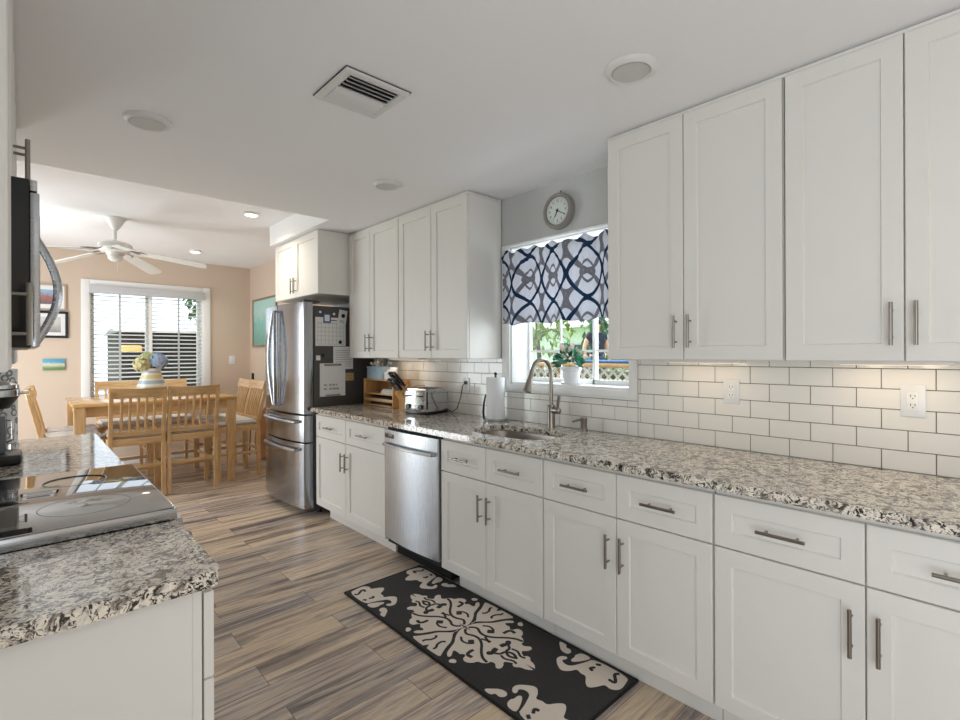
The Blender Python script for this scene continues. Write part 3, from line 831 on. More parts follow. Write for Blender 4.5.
# ceiling fan
t = thing('ceiling_fan', 'white five-blade ceiling fan over the dining table', 'ceiling fan', (.64, 5.74, ZD - .285), world=False)
zc = .285
MB().lathe([(.022, zc - .11), (.035, zc - .095), (.072, zc - .03), (.088, zc - .012), (.088, zc - .001)]).build('canopy', 'fanwhite', t)
MB().cyl((0, 0, .06), (0, 0, zc - .1), .014).build('downrod', 'fanwhite', t)
MB().lathe([(0, -.07), (.05, -.07), (.07, -.055), (.075, -.04), (.12, -.03), (.14, 0), (.135, .035), (.10, .055), (.03, .075), (0, .075)]).build('motor_housing', 'fanwhite', t)
b = MB(); b.lathe([(0, -.125), (.03, -.12), (.055, -.10), (.06, -.07), (0, -.07)]); b.cyl((.02, .03, -.22), (.02, .03, -.1), .0015, seg=6); b.build('switch_housing', 'fanwhite', t)
th0 = math.atan2(-math.sin(YAW), math.cos(YAW))
for k in range(5):
    a = th0 + R(72 * k + 25)
    mt = Matrix.Rotation(a, 4, 'Z')
    b = MB(); poly = [(.20, -.045), (.26, -.058), (.70, -.070), (.745, -.060), (.76, -.03), (.76, .03), (.745, .060), (.70, .070), (.26, .058), (.20, .045)]
    b.prism(poly, .006, mt @ Matrix.Translation((0, 0, -.005)) @ Matrix.Rotation(R(8.5), 4, 'Y') @ Matrix.Rotation(R(-12), 4, 'X'))
    bl = b.build('blade', 'fanwhite', t)
    b = MB()
    for q in (-1, 1):
        b.tube([mt @ Vector((.12, q * .012, -.015)), mt @ Vector((.17, q * .045, -.03)), mt @ Vector((.23, q * .03, -.034)), mt @ Vector((.27, 0, -.038))], .006, 6)
    b.build('blade_iron', 'nickel', bl)

# ================================================================= WINDOW DRESSING
# valance on a rod
t = thing('valance', 'white window valance printed with navy and grey interlocking ovals', 'curtain', (2.45, 1.93, 1.62))
B = bmesh.new(); uvl = B.loops.layers.uv.new('UVMap')
vy0, vy1, nU, nV = 1.445, 2.425, 130, 26
grid = []
for i in range(nU + 1):
    u = i / nU; y = vy1 + (vy0 - vy1) * u
    row = []
    for j in range(nV + 1):
        v = j / nV; zt = 2.100 + .010 * math.sin(u * 47) + .006 * math.sin(u * 29 + 1); zb = 1.605 + .006 * math.sin(u * 23 + 2) + .004 * math.sin(u * 41)
        z = zt + (zb - zt) * v
        amp = .006 + .009 * v
        gather = max(0, 1 - abs(v - .08) / .08)
        x = 2.448 + amp * math.sin(u * 2 * math.pi * 5.3 + .6 * math.sin(u * 9) + .25 * v) + .004 * math.sin(u * 2 * math.pi * 27) * (1 - v) - .012 * gather
        row.append((B.verts.new((x, y, z)), (u * 1.13 + .030 * math.sin(u * 2 * math.pi * 2.3 + .5), v * .51)))
    grid.append(row)
for i in range(nU):
    for j in range(nV):
        q = [grid[i][j], grid[i][j + 1], grid[i + 1][j + 1], grid[i + 1][j]]
        f = B.faces.new([p[0] for p in q])
        for lp, p in zip(f.loops, q): lp[uvl].uv = p[1]
cl = MB().add(B).build('cloth', 'valance', t, smooth=180)
so = cl.modifiers.new('thickness', 'SOLIDIFY'); so.thickness = .0016
b = MB(); b.cyl((2.473, 1.44, 2.065), (2.473, 2.43, 2.065), .005); b.cyl((2.473, 1.442, 2.065), (2.48, 1.442, 2.065), .004); b.cyl((2.473, 2.428, 2.065), (2.48, 2.428, 2.065), .004)
b.build('rod', 'trimwhite', t)
# blind on the far window
t = thing('window_blind', 'white wooden slatted blind on the far dining window', 'blind', (1.24, 7.76, .86))
BX(.600, 1.882, 7.715, 7.757, 2.172, 2.272, bev=.004).build('headrail', 'blind', t)
b = MB(); z = 2.15
while z > .9:
    bb = bmesh.new(); bmesh.ops.create_cube(bb, size=1)
    b.add(bb, Matrix.Translation((1.241, 7.815, z)) @ Matrix.Rotation(R(16), 4, 'X') @ Matrix.Diagonal((FX1 - FX0 - .03, .050, .003, 1)))
    z -= .054
b.build('slats', 'blind', t, smooth=0)
BX(FX0 + .015, FX1 - .015, 7.79, 7.84, .868, .886, bev=.003).build('bottom_rail', 'blind', t)
b = MB()
for x in (.915, 1.57): b.box(x - .011, x + .011, 7.786, 7.788, .88, 2.18)
b.build('ladder_tape', 'blindshade', t)
BX(1.224, 1.262, 7.782, 7.7855, .88, 2.18).build('mullion_cover', 'trimwhite', t)

# wall clock
CYC, CZC = 1.955, 2.297
t = thing('wall_clock', 'round pale wall clock above the window valance', 'clock', (XW, CYC, CZC))
mt = Matrix.Translation((XW - .001, CYC, CZC)) @ Matrix.Rotation(R(-90), 4, 'Y')
M['clockrim'] = plain('aged_cream_rim', '8f8c84', .4, var=.1)
M['clockface'] = plain('pale_clock_face', 'dde3e0', .6, var=.02)
b = MB(); b.lathe([(0, 0), (.106, 0), (.113, .008), (.113, .036), (.108, .046), (.100, .050), (.090, .048), (.085, .036), (0, .036)], (0, 0, 0), 48, mt); 
b.build('case', 'clockrim', t)
b = MB(); b.lathe([(0, .0365), (.0845, .0365), (.0845, .0375), (0, .0375)], (0, 0, 0), 48, mt); fc = b.build('dial', 'clockface', t)
def txt(body, loc, size, rot, m, parent, name='numeral', ext=.0004):
    c = bpy.data.curves.new(name, 'FONT'); c.body = body; c.size = size; c.align_x = 'CENTER'; c.align_y = 'CENTER'; c.extrude = ext
    o = bpy.data.objects.new(name, c); COL.objects.link(o)
    dg = bpy.context.evaluated_depsgraph_get(); me = bpy.data.meshes.new_from_object(o.evaluated_get(dg)); bpy.data.objects.remove(o)
    mtx = Matrix.Translation(loc) @ rot; me.transform(mtx)
    return me
rotw = Matrix(((0, 0, -1, 0), (-1, 0, 0, 0), (0, 1, 0, 0), (0, 0, 0, 1)))   # text reading towards -X viewer
b = MB()
for h in range(1, 13):
    a = R(30 * h); me = txt(str(h), (XW - .0388, CYC - .061 * math.sin(a), CZC + .061 * math.cos(a)), .021, rotw, None, None); b.bm.from_mesh(me); bpy.data.meshes.remove(me)
for k in range(60):
    a = R(6 * k); r0, r1 = .073, .0785
    b.cyl((XW - .0388, CYC - r0 * math.sin(a), CZC + r0 * math.cos(a)), (XW - .0388, CYC - r1 * math.sin(a), CZC + r1 * math.cos(a)), .0008, seg=4)
b.build('numerals', 'inkdk', fc, smooth=0)
b = MB()
for (deg, L, w) in ((208, .045, .0035), (118, .066, .0025)):
    a = R(deg); b.cyl((XW - .041, CYC + .012 * math.sin(a), CZC - .012 * math.cos(a)), (XW - .041, CYC - L * math.sin(a), CZC + L * math.cos(a)), w, w * .6, seg=6)
b.cyl((XW - .038, CYC, CZC), (XW - .043, CYC, CZC), .006)
b.build('hands', 'black', t)
b = MB(); b.tube([(XW - .01, CYC, CZC + .116), (XW - .006, CYC, CZC + .13), (XW - .001, CYC, CZC + .133)], .003, 6); b.build('hanger', 'blackmat', t)

# outlets
def outlet(y, z, label, w=.036, h=.058, decora=False, x=XW - .0095):
    t = thing('wall_outlet', label, 'outlet', (x, y, z), group='wall outlets')
    BX(x - .0055, x - .0002, y - w, y + w, z - h, z + h, bev=.002).build('cover_plate', 'ceramic', t)
    b = MB()
    if decora: b.box(x - .0075, x - .005, y - .017, y + .017, z - .034, z + .034, bev=.001)
    else:
        for k in (-1, 1): b.cyl((x - .0045, y, z + k * .020), (x - .0075, y, z + k * .020), .0165, seg=20)
    b.build('receptacle', 'trimwhite', t)
    b = MB()
    for k in (-1, 1):
        zz = z + k * (.017 if decora else .020)
        for q in (-1, 1): b.box(x - .0079, x - .0074, y + q * .0065 - .001, y + q * .0065 + .001, zz - .001, zz + .008)
        b.cyl((x - .0074, y, zz - .007), (x - .0079, y, zz - .007), .0022, seg=8)
    b.build('slot', 'blackmat', t)
    return t
outlet(.932, 1.220, 'duplex outlet with two round sockets on the tile right of the window')
outlet(.275, 1.218, 'rectangular outlet on the tile under the wall cabinet near the picture edge', w=.037, h=.060, decora=True)
outlet(2.855, 1.165, 'outlet on the tile behind the toaster with a cord plugged in')

# under-cabinet lights: slim bars with a lens, and their light
def undercab(y0, y1, e, label):
    t = thing('undercabinet_light', label, 'light', (2.33, (y0 + y1) / 2, 1.372), group='under-cabinet light bars')
    BX(2.36, 2.44, y0, y1, 1.357, 1.3715, bev=.003).build('housing', 'trimwhite', t)
    BX(2.37, 2.43, y0 + .02, y1 - .02, 1.3555, 1.3572).build('lens', 'barlit', t)
    for k in range(2):
        yy = y0 + (y1 - y0) * (.25 + .5 * k)
        lamp('undercabinet_lamp', 'AREA', (2.36, yy, 1.353), e / 2, (1, .80, .58), size=(.05, (y1 - y0) / 2.2), to=(0.25, 0, -1))
undercab(.15, .50, .45, 'slim light bar under the wall cabinet above the rectangular outlet')
undercab(.85, 1.20, .3, 'slim light bar under the wall cabinet right of the window')
undercab(3.30, 3.75, .4, 'slim light bar under the wall cabinet above the wooden organizer')

# ================================================================= COUNTER THINGS
# toaster
TX, TY = 2.28, 3.12
t = thing('toaster', 'shiny chrome four-slice toaster on the long counter', 'toaster', (2.32, 3.135, ZC), rz=R(10), world=False)
# local: +x towards wall, front faces -x
B = bmesh.new(); bmesh.ops.create_cube(B, size=1)
for v in B.verts: v.co = Vector((v.co.x * .27, v.co.y * .25 * (1 if v.co.z < 0 else .94), .107 + v.co.z * .175))
bmesh.ops.bevel(B, geom=B.edges[:], offset=.022, segments=4, affect='EDGES')
MB().add(B).build('body', 'chrome', t)
BX(-.135, -.118, -.113, .113, .022, .186, bev=.008).build('front_panel', 'chrome', t)
BX(-.12, .12, -.113, .113, .0005, .022, bev=.004).build('base', 'black', t)
b = MB()
for k in (-1, 1):
    for q in (-.05, .05): b.box(-.09, .09, k * .052 + q * .46 - .012, k * .052 + q * .46 + .012, .1942, .1955)
b.build('slot', 'blackmat', t)
for k in (-1, 1):
    b = MB(); b.cyl((-.134, k * .065, .06), (-.148, k * .065, .06), .021, .019, 20); b.build('knob', 'black', t)
    BX(-.155, -.134, k * .065 - .018, k * .065 + .018, .135, .147, bev=.003).build('lever', 'black', t)
b = MB(); b.tube([(-.06, .08, .194), (-.06, .08, .208), (.06, .08, .208), (.06, .08, .194)], .003, 6); b.build('warming_rack', 'bamboo', t)
b = MB(); b.tube([(2.452, 3.06, ZC + .03), (2.455, 2.99, ZC + .010), (2.455, 2.93, ZC + .04), (2.455, 2.885, ZC + .13), (2.465, 2.875, 1.165), (2.478, 2.858, 1.185)], .0035, 8)
b.box(2.470, 2.4805, 2.843, 2.867, 1.172, 1.198, bev=.003)
tag(b.build('power_cord', 'black'), 'black toaster cord curving up to the wall outlet', 'cord')

# wooden organizer (front faces -x), spans Y 3.55..4.06
OX0, OX1, OY0, OY1 = 2.29, 2.465, 3.57, 4.06
t = thing('desk_organizer', 'wooden letter organizer with shelves in the counter corner by the fridge', 'organizer', (2.36, 3.78, ZC))
for y in (OY0, OY1 - .014): BX(OX0, OX1, y, y + .014, ZC, ZC + .24, bev=.002).build('side_panel', 'bamboo', t)
for z in (.004, .105, .228):
    BX(OX0 + .004, OX1 - .004, OY0 + .0145, OY1 - .0145, ZC + z, ZC + z + .011, bev=.001).build('shelf', 'bamboo', t)
b = MB()
for z in (.045,): b.box(OX0, OX0 + .009, OY0 + .0145, OY1 - .0145, ZC + z, ZC + z + .026, bev=.001)
b.build('front_rail', 'bamboo', t)
BX(OX1 - .006, OX1 - .001, OY0 + .0145, OY1 - .0145, ZC + .005, ZC + .228).build('back_panel', 'bamboo', t)
zt = ZC + .240
tb = thing('plastic_bin', 'translucent blue plastic bin on top of the wooden organizer', 'bin', (2.36, 3.88, zt))
b = MB(); b.prism([(2.31, 3.77), (2.45, 3.77), (2.45, 4.03), (2.31, 4.03)], .105, Matrix.Translation((0, 0, zt + .0005))); b.build('bin_wall', 'bluebin', tb)
BX(2.305, 2.455, 3.765, 4.035, zt + .098, zt + .110, bev=.003).build('rim', 'bluebin', tb)
for k in range(14):
    x, y = 2.33 + .10 * random.random(), 3.79 + .22 * random.random(); l = random.uniform(.03, .085)
    dx, dy = random.uniform(-.02, .02), (y - 3.9) * .35; m = ('ceramic', 'linen', 'nickel', 'kraft', 'ceramic', 'linen')[k % 6]
    b = MB(); b.tube([(x, y, zt + .106), (x + dx, y + dy, zt + .106 + l)], [.006, .005], 8); b.sph((x + dx, y + dy, zt + .10 + l), (.011, .019, .014), 10, 6)
    tag(b.build('utensil', m), 'pale handled utensil sticking up out of the blue bin', 'utensil', 'utensils in the blue bin')
for k in range(5):
    b = BX(2.305 + .004 * k, 2.43, 3.60 + .006 * k, 3.80 - .004 * k, ZC + .1175 + .0075 * k, ZC + .1235 + .0075 * k, bev=.001)
    tag(b.build('envelope', 'paper' if k % 2 == 0 else 'linen'), 'white envelope in the small stack on the organizer middle shelf', 'envelope', 'envelopes on the organizer')
bk = tag(BX(2.31, 2.43, 3.64, 3.97, ZC + .0165, ZC + .085, bev=.006).build('letter_tray', 'shed'), 'dark tray pushed into the lower organizer shelf', 'tray')
# flat envelopes and papers standing at the organizer top, near end
for k in range(3):
    b = BX(2.305 + .02 * k, 2.311 + .02 * k, 3.585, 3.73 - .01 * k, zt + .001, zt + .065 + .02 * k, bev=.0008)
    tag(b.build('mail_letter', 'paper'), 'cream letter standing on the organizer top beside the blue bin', 'letter', 'letters on the organizer top')
# framed paper standing between organizer and fridge
tag(BX(2.44, 2.45, 4.06, 4.15, ZC + .002, ZC + .24, bev=.001).build('recipe_card', 'linen'), 'grey printed card standing in the corner beside the fridge', 'card')

# knife block with knives
KX, KY = 2.32, 3.385
t = thing('knife_block', 'wooden knife block leaning beside the chrome toaster', 'knife block', (KX, KY, ZC))
prof = [(-.055, 0), (.085, 0), (.085, .07), (-.035, .215), (-.10, .145), (-.055, .08)]
b = MB(); b.prism([(KX + p[0], p[1]) for p in prof], .11, Matrix(((1, 0, 0, 0), (0, 0, 1, KY - .055), (0, 1, 0, ZC), (0, 0, 0, 1))), bev=.003)
b.build('block', 'bamboo', t)
d = Vector((-.58, 0, .62)).normalized(); nrm = Vector((-.065, 0, -.07)); face0 = Vector((KX - .035, KY, ZC + .215)); face1 = Vector((KX - .10, KY, ZC + .145))
kn = 0
for r in range(2):
    for c in range(4):
        p = face0.lerp(face1, .28 + .45 * r) + Vector((0, -.038 + .025 * c, 0))
        L = .15 - .03 * r
        tk = thing('kitchen_knife', 'black knife handle with steel rivets sticking up from the knife block', 'knife', p, group='knives in the wooden block')
        q = Vector((0, 0, 1)).rotation_difference(d).to_matrix().to_4x4()
        bb = bmesh.new(); bmesh.ops.create_cube(bb, size=1); bmesh.ops.bevel(bb, geom=bb.edges[:], offset=.15, segments=2, affect='EDGES')
        MB().add(bb, Matrix.Translation(p + d * (L / 2 + .012)) @ q @ Matrix.Diagonal((.024, .015, L, 1))).build('handle', 'black', tk)
        bb = bmesh.new(); bmesh.ops.create_cube(bb, size=1)
        MB().add(bb, Matrix.Translation(p + d * (L / 2 + .012)) @ q @ Matrix.Diagonal((.0258, .009, L * 1.005, 1))).build('bolster', 'chrome', tk)
# coffee maker on the left counter
t = thing('coffee_maker', 'black and chrome coffee maker on the left counter beyond the cooktop', 'coffee maker', (-.12, 2.93, ZC))
BX(-.24, -.004, 2.83, 3.03, ZC, ZC + .045, bev=.012).build('base', 'black', t)
BX(-.25, -.14, 2.84, 3.02, ZC + .044, ZC + .30, bev=.02).build('tower', 'black', t)
b = MB(); b.lathe([(0, .0), (.075, 0), (.105, .05), (.105, .085), (0, .085)], (-.115, 2.93, ZC + .235)); b.build('brew_head', 'black', t)
MB().lathe([(.104, 0), (.108, .003), (.108, .028), (.104, .031)], (-.115, 2.93, ZC + .285), 40).build('chrome_band', 'chrome', t)
BX(-.03, .022, 2.915, 2.945, ZC + .292, ZC + .304, bev=.003).build('latch', 'chrome', t)
MB().lathe([(0, .335), (.06, .333), (.10, .318), (.104, .317), (.104, .3), (0, .3)], (-.115, 2.93, ZC + .018)).build('lid', 'chrome', t)
M['carafe'] = plain('grey_carafe_glass', '6d7075', .08, var=.1)
cf = MB().lathe([(0, 0), (.045, 0), (.05, .01), (.05, .15), (.046, .155), (0, .155)], (-.10, 2.93, ZC + .046)).build('carafe', 'carafe', t)
MB().tube([(-.053, 2.92, ZC + .185), (-.032, 2.915, ZC + .18), (-.030, 2.915, ZC + .10), (-.052, 2.92, ZC + .09)], .005, 8).build('carafe_handle', 'chrome', cf)
# tall roll printed with rings on the far end of left counter
def ringroll():
    m = NT('ring_printed_paper'); m.set(Roughness=.9)
    v = m.n('ShaderNodeTexVoronoi', feature='F1'); v.inputs['Scale'].default_value = 24; m.l(m.obj(), v.inputs['Vector'])
    d = m.math('ABSOLUTE', m.math('SUBTRACT', v.outputs['Distance'], .36))
    m.col(m.mix(m.math('LESS_THAN', d, .09), 'e6e8ea', '8f9296')); return m.m
M['rings'] = ringroll()
t = thing('paper_towel_stand', 'white paper roll printed with grey rings behind the coffee maker', 'paper roll', (-.088, 3.5, ZC))
MB().lathe([(0, 0), (.075, 0), (.075, .012), (0, .014)], (-.088, 3.5, ZC)).build('base', 'chrome', t)
MB().lathe([(.0, 0), (.068, 0), (.069, .004), (.069, .372), (.066, .376), (0, .376)], (-.088, 3.5, ZC + .0145)).build('roll', 'rings', t)

# potted plant on the sill
t = thing('potted_plant', 'small leafy plant in a white pot on the window sill', 'plant', (2.565, 1.93, WZ0 + .0145))
zs = WZ0 + .0145
MB().lathe([(0, 0), (.062, 0), (.066, .006), (.066, .014), (.05, .012), (0, .012)], (2.565, 1.93, zs), 28).build('saucer', 'ceramic', t)
MB().lathe([(0, .012), (.046, .012), (.056, .085), (.063, .088), (.064, .108), (.058, .110), (.054, .098), (0, .098)], (2.565, 1.93, zs), 28).build('pot', 'ceramic', t)
def leafblob(b, c, rad, n, size, cup=.3):
    for _ in range(n):
        a = random.uniform(0, 6.28); e = random.uniform(-.35, 1.45); r = rad * random.uniform(.55, 1)
        d = Vector((math.cos(a) * math.cos(e), math.sin(a) * math.cos(e), math.sin(e)))
        p = Vector(c) + Vector((d.x * r, d.y * r * 1.25, d.z * r * .9))
        s = size * random.uniform(.7, 1.25)
        bb = bmesh.new()
        pts = [(-.0, -.9, 0), (.42, -.35, .12), (.45, .2, .1), (0, 1, -.1), (-.45, .2, .1), (-.42, -.35, .12), (0, 0, -.02)]
        vs = [bb.verts.new(q) for q in pts]
        for k in range(6): bb.faces.new((vs[k], vs[(k + 1) % 6], vs[6]))
        q = Vector((0, 1, 0)).rotation_difference((d + Vector((random.uniform(-.4, .4), random.uniform(-.4, .4), random.uniform(-.3, .3)))).normalized())
        b.add(bb, Matrix.Translation(p) @ q.to_matrix().to_4x4() @ Matrix.Rotation(random.uniform(0, 6), 4, 'Y') @ Matrix.Scale(s, 4))
b = MB(); leafblob(b, (2.555, 1.93, zs + .155), .085, 70, .030); b.build('foliage', 'leaf', t)
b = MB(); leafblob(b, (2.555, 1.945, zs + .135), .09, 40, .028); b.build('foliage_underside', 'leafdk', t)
b = MB(); leafblob(b, (2.545, 1.925, zs + .165), .10, 44, .024); b.build('blossom', 'pink', t)
b = MB(); leafblob(b, (2.56, 1.97, zs + .225), .022, 9, .034); b.tube([(2.56, 1.935, zs + .1), (2.56, 1.965, zs + .21)], .0025, 6); b.build('tall_leaf', 'leaf', t)

# ================================================================= RUG
t = thing('kitchen_rug', 'charcoal runner rug with cream damask scrolls in front of the sink', 'rug', (1.655, 1.9, 0))
RX0, RX1, RYA, RYB = 1.385, 1.928, 1.108, 2.683
BX(RX0, RX1, RYA, RYB, .001, .010, bev=.003).build('pile', 'rugblack', t)
b = MB()
for (x0, x1, y0, y1) in ((RX0 - .004, RX0 + .006, RYA - .004, RYB + .004), (RX1 - .006, RX1 + .004, RYA - .004, RYB + .004), (RX0, RX1, RYA - .004, RYA + .006), (RX0, RX1, RYB - .006, RYB + .004)):
    b.box(x0, x1, y0, y1, .001, .0115, bev=.003)
b.build('binding', 'rugedge', t)
lobe = [(0, 5), (0, 227), (0, 474), (-27, 446), (-33, 414), (-52, 399), (-48, 379), (-33, 377), (-48, 348), (-62, 337), (-81, 358), (-108, 362), (-117, 343), (-98, 325), (-96, 306), (-107, 294), (-118, 297), (-138, 276), (-143, 255), (-169, 248), (-188, 222), (-183, 195), (-158, 188), (-150, 174), (-169, 156), (-164, 139), (-169, 120), (-187, 131), (-212, 144), (-222, 134), (-204, 108), (-161, 87), (-126, 71), (-96, 40), (-57, 13), (-22, 2)]
fan = [(-43, 0), (-52, -10 + 8), (-79, 1), (-113, 35), (-138, 56), (-179, 71), (-223, 96), (-248, 113), (-252, 60), (-252, 0), (-144, 0)]
corner = [(-256, 733), (-214, 745), (-157, 752), (-131, 720), (-143, 688), (-106, 675), (-72, 651), (-91, 625), (-133, 601), (-127, 575), (-141, 548), (-104, 533), (-80, 504), (-100, 469), (-133, 436), (-163, 439), (-179, 460), (-168, 474), (-143, 458), (-127, 488), (-136, 516), (-175, 533), (-210, 546), (-256, 556)]
leafp = [(-254, 545), (-221, 537), (-165, 504), (-174, 486), (-204, 489), (-213, 479), (-252, 491)]
comma = [(-238, 441), (-216, 457), (-195, 447), (-199, 411), (-223, 386), (-253, 358), (-255, 406), (-232, 412)]
dot = [(-227, 197), (-212, 190), (-210, 170), (-228, 158), (-246, 169)]
strokes = [([(3, 365), (-13, 337), (-13, 316), (5, 288), (29, 290), (45, 268), (59, 235), (76, 247), (54, 263)], 14), ([(-119, 291), (-112, 252), (-81, 210), (-41, 173), (-17, 131), (-20, 89), (-39, 58), (-28, 33), (-9, 18)], 14), ([(6, 188), (-13, 136)], 12), ([(-42, 259), (-36, 247), (-12, 245)], 26), ([(-78, 137), (-54, 109)], 30), ([(-143, 217), (-149, 185), (-119, 176), (-100, 179)], 18), ([(-195, 144), (-170, 123)], 14), ([(-85, 125), (-96, 87), (-72, 55)], 12), ([(-30, 389), (-22, 363), (-45, 328), (-36, 295)], 12), ([(-235, 41), (-220, 46), (-196, 24), (-163, 23), (-156, 39)], 13)]
strokes_c = [([(-247, 694), (-229, 677), (-195, 708), (-177, 712), (-181, 681)], 15), ([(-240, 605), (-228, 585)], 16), ([(-208, 596), (-184, 581), (-179, 603)], 15)]
def dens(p, n=3):   # Chaikin smoothing
    for _ in range(n - 1):
        q = []
        for i in range(len(p)):
            a, c = p[i], p[(i + 1) % len(p)]
            q += [(a[0] * .75 + c[0] * .25, a[1] * .75 + c[1] * .25), (a[0] * .25 + c[0] * .75, a[1] * .25 + c[1] * .75)]
        p = q
    return p
def dopen(p):
    for _ in range(2):
        q = [p[0]]
        for a, c in zip(p, p[1:]): q += [(a[0] * .75 + c[0] * .25, a[1] * .75 + c[1] * .25), (a[0] * .25 + c[0] * .75, a[1] * .25 + c[1] * .75)]
        p = q + [p[-1]]
    return p
bc, bk_ = MB(), MB()
RC = (1.657, 1.922)
for sx in (1, -1):
    for sy in (1, -1):
        dyc = 0 if sy > 0 else -.048
        def T(p, dy=0): return (RC[0] + sx * p[0] / 1000, RC[1] + sy * p[1] / 1000 + dy)
        for poly, dy in ((lobe, 0), (fan, 0), (dot, 0), (corner, dyc), (leafp, dyc), (comma, dyc)):
            pp = [T(p, dy) for p in dens(poly, 2 if poly in (lobe, fan) else 3)]
            bc.prism(pp, .0016, Matrix.Translation((0, 0, .0098)))
        for p, w in strokes: bk_.strip([T(q) for q in dopen(p)], w / 1000, .0005, .0113)
        for p, w in strokes_c: bk_.strip([T(q, dyc) for q in dopen(p)], w / 1000, .0005, .0113)
me_ = bpy.data.meshes.new('_t'); bk_.bm.to_mesh(me_); bk_.bm.free()
n0 = len(bc.bm.faces); bc.bm.from_mesh(me_); bpy.data.meshes.remove(me_)
bc.bm.faces.ensure_lookup_table()
for k in range(n0, len(bc.bm.faces)): bc.bm.faces[k].material_index = 1
bc.build('motif_pattern', ['rugcream', 'rugblack'], t, smooth=0)

# ================================================================= DINING ROOM
def make_chair(label):
    t = thing('dining_chair', label, 'chair', world=False, group='dining chairs')
    w, dp, hs = .225, .205, .60
    for s in (-1, 1):
        MB().prism([(s * w - .018, 0), (s * w + .018, 0), (s * w + .02, .60), (s * w - .02, .60)], .036, Matrix(((1, 0, 0, 0), (0, 0, -1, dp + .018), (0, 1, 0, 0), (0, 0, 0, 1)))).build('leg', 'oak', t)
        # rear leg runs on up as the back post
        prof = [(-.215 - .03, 0), (-.215 + .008, 0), (-.197, .40), (-.195, .62), (-.300, 1.06), (-.330, 1.06), (-.236, .62), (-.238, .40)]
        MB().prism(prof, .034, Matrix(((0, 0, 1, s * (w - .01) - .017), (1, 0, 0, 0), (0, 1, 0, 0), (0, 0, 0, 1))), bev=.003).build('leg', 'oak', t)
    B = bmesh.new(); n = 12; rows = []
    for k in range(n + 1):
        q = k / n * 2 - 1; x = q * .233; yo = -.030 * (1 - q * q)
        zt = 1.085 + .012 * (q * q)
        rows.append([B.verts.new((x, -.288 + yo, .995)), B.verts.new((x, -.263 + yo, .995)), B.verts.new((x, -.288 + yo, zt)), B.verts.new((x, -.313 + yo, zt))])
    for A, C in zip(rows, rows[1:]):
        for k in range(4): B.faces.new((A[k], A[(k + 1) % 4], C[(k + 1) % 4], C[k]))
    B.faces.new(rows[0]); B.faces.new(rows[-1][::-1]); bmesh.ops.recalc_face_normals(B, faces=B.faces)
    MB().add(B).build('crest_rail', 'oakx', t)
    BX(-w + .01, w - .01, -.228, -.205, .625, .675, bev=.004).build('back_rail', 'oakx', t)
    for k in range(5):
        x = (k - 2) * .066
        b = MB(); b.tube([(x, -.220, .66), (x, -.238, .78), (x, -.268, .90), (x, -.300 + .3 * x * x, 1.0)], .0125, 6); b.build('slat', 'oak', t)
    b = MB()
    b.box(-w, w, dp - .012, dp + .012, .535, .60, bev=.003); b.box(-w, w, -.225, -.203, .535, .60, bev=.003)
    for s in (-1, 1): b.box(s * w - .011, s * w + .011, -.21, dp, .535, .60, bev=.003)
    b.build('seat_frame', 'oakx', t)
    b = MB()
    b.box(-w, w, dp - .009, dp + .009, .20, .235, bev=.003); b.box(-w + .01, w - .01, -.224, -.206, .30, .335, bev=.003)
    for s in (-1, 1): b.box(s * w - .009, s * w + .009, -.215, dp, .27, .30, bev=.003)
    b.build('stretcher', 'oakx', t)
    B = bmesh.new(); bmesh.ops.create_cube(B, size=1)
    for v in B.verts: v.co = Vector((v.co.x * .455, v.co.y * .43 + .005, .628 + v.co.z * .05))
    bmesh.ops.bevel(B, geom=B.edges[:], offset=.02, segments=3, affect='EDGES')
    MB().add(B).build('seat', 'linen', t, label='padded seat in pale printed fabric')
    return t
ch = make_chair('oak chair with its back to the kitchen, closer to the cooktop')
ch.location = (.82, 6.03, 0)
dup(ch, (1.297, 6.03, 0), 0, 'oak chair with its back to the kitchen, closer to the fridge')
dup(ch, (.86, 7.13, 0), R(180), 'oak chair across the table by the window, left of the vase')
dup(ch, (1.35, 7.13, 0), R(180), 'oak chair across the table by the window, right of the vase')
dup(ch, (1.80, 6.24, 0), R(91), 'oak chair at the table end by the fridge, closer to the kitchen')
dup(ch, (1.80, 6.715, 0), R(89), 'oak chair at the table end by the fridge, closer to the far wall')
dup(ch, (.345, 6.19, 0), R(-89), 'oak chair side on at the left table end, closer to the kitchen')
dup(ch, (.37, 6.68, 0), R(-91), 'oak chair side on at the left table end, closer to the far wall')
# table
TX0, TX1, TY0, TY1 = .335, 1.770, 5.93, 6.97
t = thing('dining_table', 'counter-height honey oak dining table with thick square legs', 'table', (1.05, 6.45, 0))
M['tabletop'] = wood('polished_oak_top', 'dcb47f', 'c39559', 'x', .16)
BX(TX0, TX1, TY0, TY1, .915, .945, bev=.005).build('tabletop', 'tabletop', t)
b = MB(); q = .05
b.box(TX0 + q, TX1 - q, TY0 + q, TY0 + q + .022, .815, .9145); b.box(TX0 + q, TX1 - q, TY1 - q - .022, TY1 - q, .815, .9145)
b.box(TX0 + q, TX0 + q + .022, TY0 + q + .022, TY1 - q - .022, .815, .9145); b.box(TX1 - q - .022, TX1 - q, TY0 + q + .022, TY1 - q - .022, .815, .9145)
b.build('apron', 'oakx', t)
for x in (TX0 + .012, TX1 - .102):
    for y in (TY0 + .012, TY1 - .102):
        B = bmesh.new(); bmesh.ops.create_cube(B, size=1)
        for v in B.verts:
            k = 1 if v.co.z > 0 else .72
            v.co = Vector((x + .045 + v.co.x * .09 * k, y + .045 + v.co.y * .09 * k, .457 + v.co.z * .914))
        bmesh.ops.bevel(B, geom=B.edges[:], offset=.004, segments=2, affect='EDGES')
        MB().add(B).build('leg', 'oak', t)
